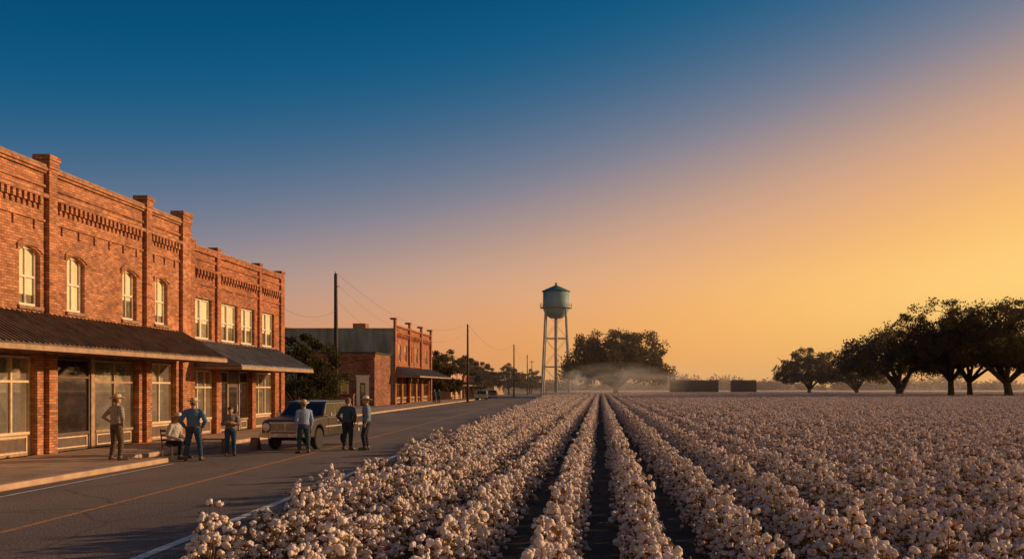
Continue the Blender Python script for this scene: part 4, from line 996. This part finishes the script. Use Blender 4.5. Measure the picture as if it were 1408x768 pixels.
T=thing('wooden_bench','small weathered wooden bench on the roadside','bench',at2(292,622))
bx,by,_=T.location
b=MB(); b.box(bx-.45,bx+.45,by-.15,by+.15,.42,.46); b.obj('seat',['wood2'],T)
for x in(-.38,.38):
    b=MB(); b.box(bx+x-.03,bx+x+.03,by-.13,by+.13,.004,.419); b.obj('leg',['wood2'],T)
T=thing('sandwich_board','small blank wooden folding board standing at the kerb','sign board',at2(351,618)); bx,by,_=T.location
for s_ in(-1,1):
    b=MB(); b.add([(bx-.13,by+s_*.2,.004),(bx+.13,by+s_*.2,.004),(bx+.13,by+s_*.02,.42),(bx-.13,by+s_*.02,.42),(bx-.13,by+s_*.23,.004),(bx+.13,by+s_*.23,.004),(bx+.13,by+s_*.05,.42),(bx-.13,by+s_*.05,.42)],[(0,1,2,3),(4,7,6,5),(0,4,5,1),(1,5,6,2),(2,6,7,3),(3,7,4,0)]); b.obj('panel',['wood2'],T)
# ---------------------------------------------------------------- smoke and haze
def smokemat(name,dens,lo,scale):
    m,nt,bb=newmat(name); nt.nodes.remove(bb); L=nt.links
    tc=N(nt,'ShaderNodeTexCoord')
    nz=N(nt,'ShaderNodeTexNoise'); nz.inputs['Scale'].default_value=scale; nz.inputs['Detail'].default_value=5; nz.inputs['Distortion'].default_value=.6
    L.new(tc.outputs['Object'],nz.inputs['Vector'])
    ln=N(nt,'ShaderNodeVectorMath',operation='LENGTH'); L.new(tc.outputs['Object'],ln.inputs[0])
    fo_=N(nt,'ShaderNodeMapRange'); fo_.inputs[1].default_value=.1; fo_.inputs[2].default_value=1; fo_.inputs[3].default_value=1; fo_.inputs[4].default_value=0; L.new(ln.outputs['Value'],fo_.inputs[0])
    mr=N(nt,'ShaderNodeMapRange'); mr.inputs[1].default_value=lo; mr.inputs[2].default_value=.75; mr.inputs[3].default_value=0; mr.inputs[4].default_value=dens; L.new(nz.outputs['Fac'],mr.inputs[0])
    ml=N(nt,'ShaderNodeMath',operation='MULTIPLY'); L.new(mr.outputs[0],ml.inputs[0]); L.new(fo_.outputs[0],ml.inputs[1])
    vp=N(nt,'ShaderNodeVolumePrincipled'); vp.inputs['Color'].default_value=(.98,.95,.93,1); vp.inputs['Anisotropy'].default_value=.4; L.new(ml.outputs[0],vp.inputs['Density'])
    L.new(vp.outputs[0],nt.nodes['Material Output'].inputs['Volume']); return m
M['smoke']=smokemat('smoke',.30,.40,2.2); M['smoke2']=smokemat('smoke_dense',1.2,.40,2.6)
def puff(loc,sc,m,l):
    b=MB(); b.sphere((0,0,0),1,20); o=b.obj('smoke',[m]); o.location=loc; o.scale=sc; o['kind']='stuff'; o['label']=l; o['category']='smoke'
puff((4,180,3.2),(15,6,4.2),'smoke','pale smoke drifting above the field edge')
puff((-6.2,172,1.6),(2.6,2.2,2.2),'smoke2','pale smoke rising from a small fire')
puff((-4.6,172,3.2),(2.6,2.2,2.4),'smoke2','pale smoke rising from a small fire')
m,nt,bb=newmat('haze'); nt.nodes.remove(bb); vs_=N(nt,'ShaderNodeVolumeScatter'); vs_.inputs['Color'].default_value=(.95,.85,.78,1); vs_.inputs['Density'].default_value=.0007; vs_.inputs['Anisotropy'].default_value=.3
nt.links.new(vs_.outputs[0],nt.nodes['Material Output'].inputs['Volume']); M['haze']=m
b=MB(); b.box(-150,420,135,800,-.5,16); o=b.obj('haze',['haze']); o['kind']='stuff'; o['label']='thin evening haze lying over the far field'; o['category']='haze'
print('near',len(near),'rest',len(rest))
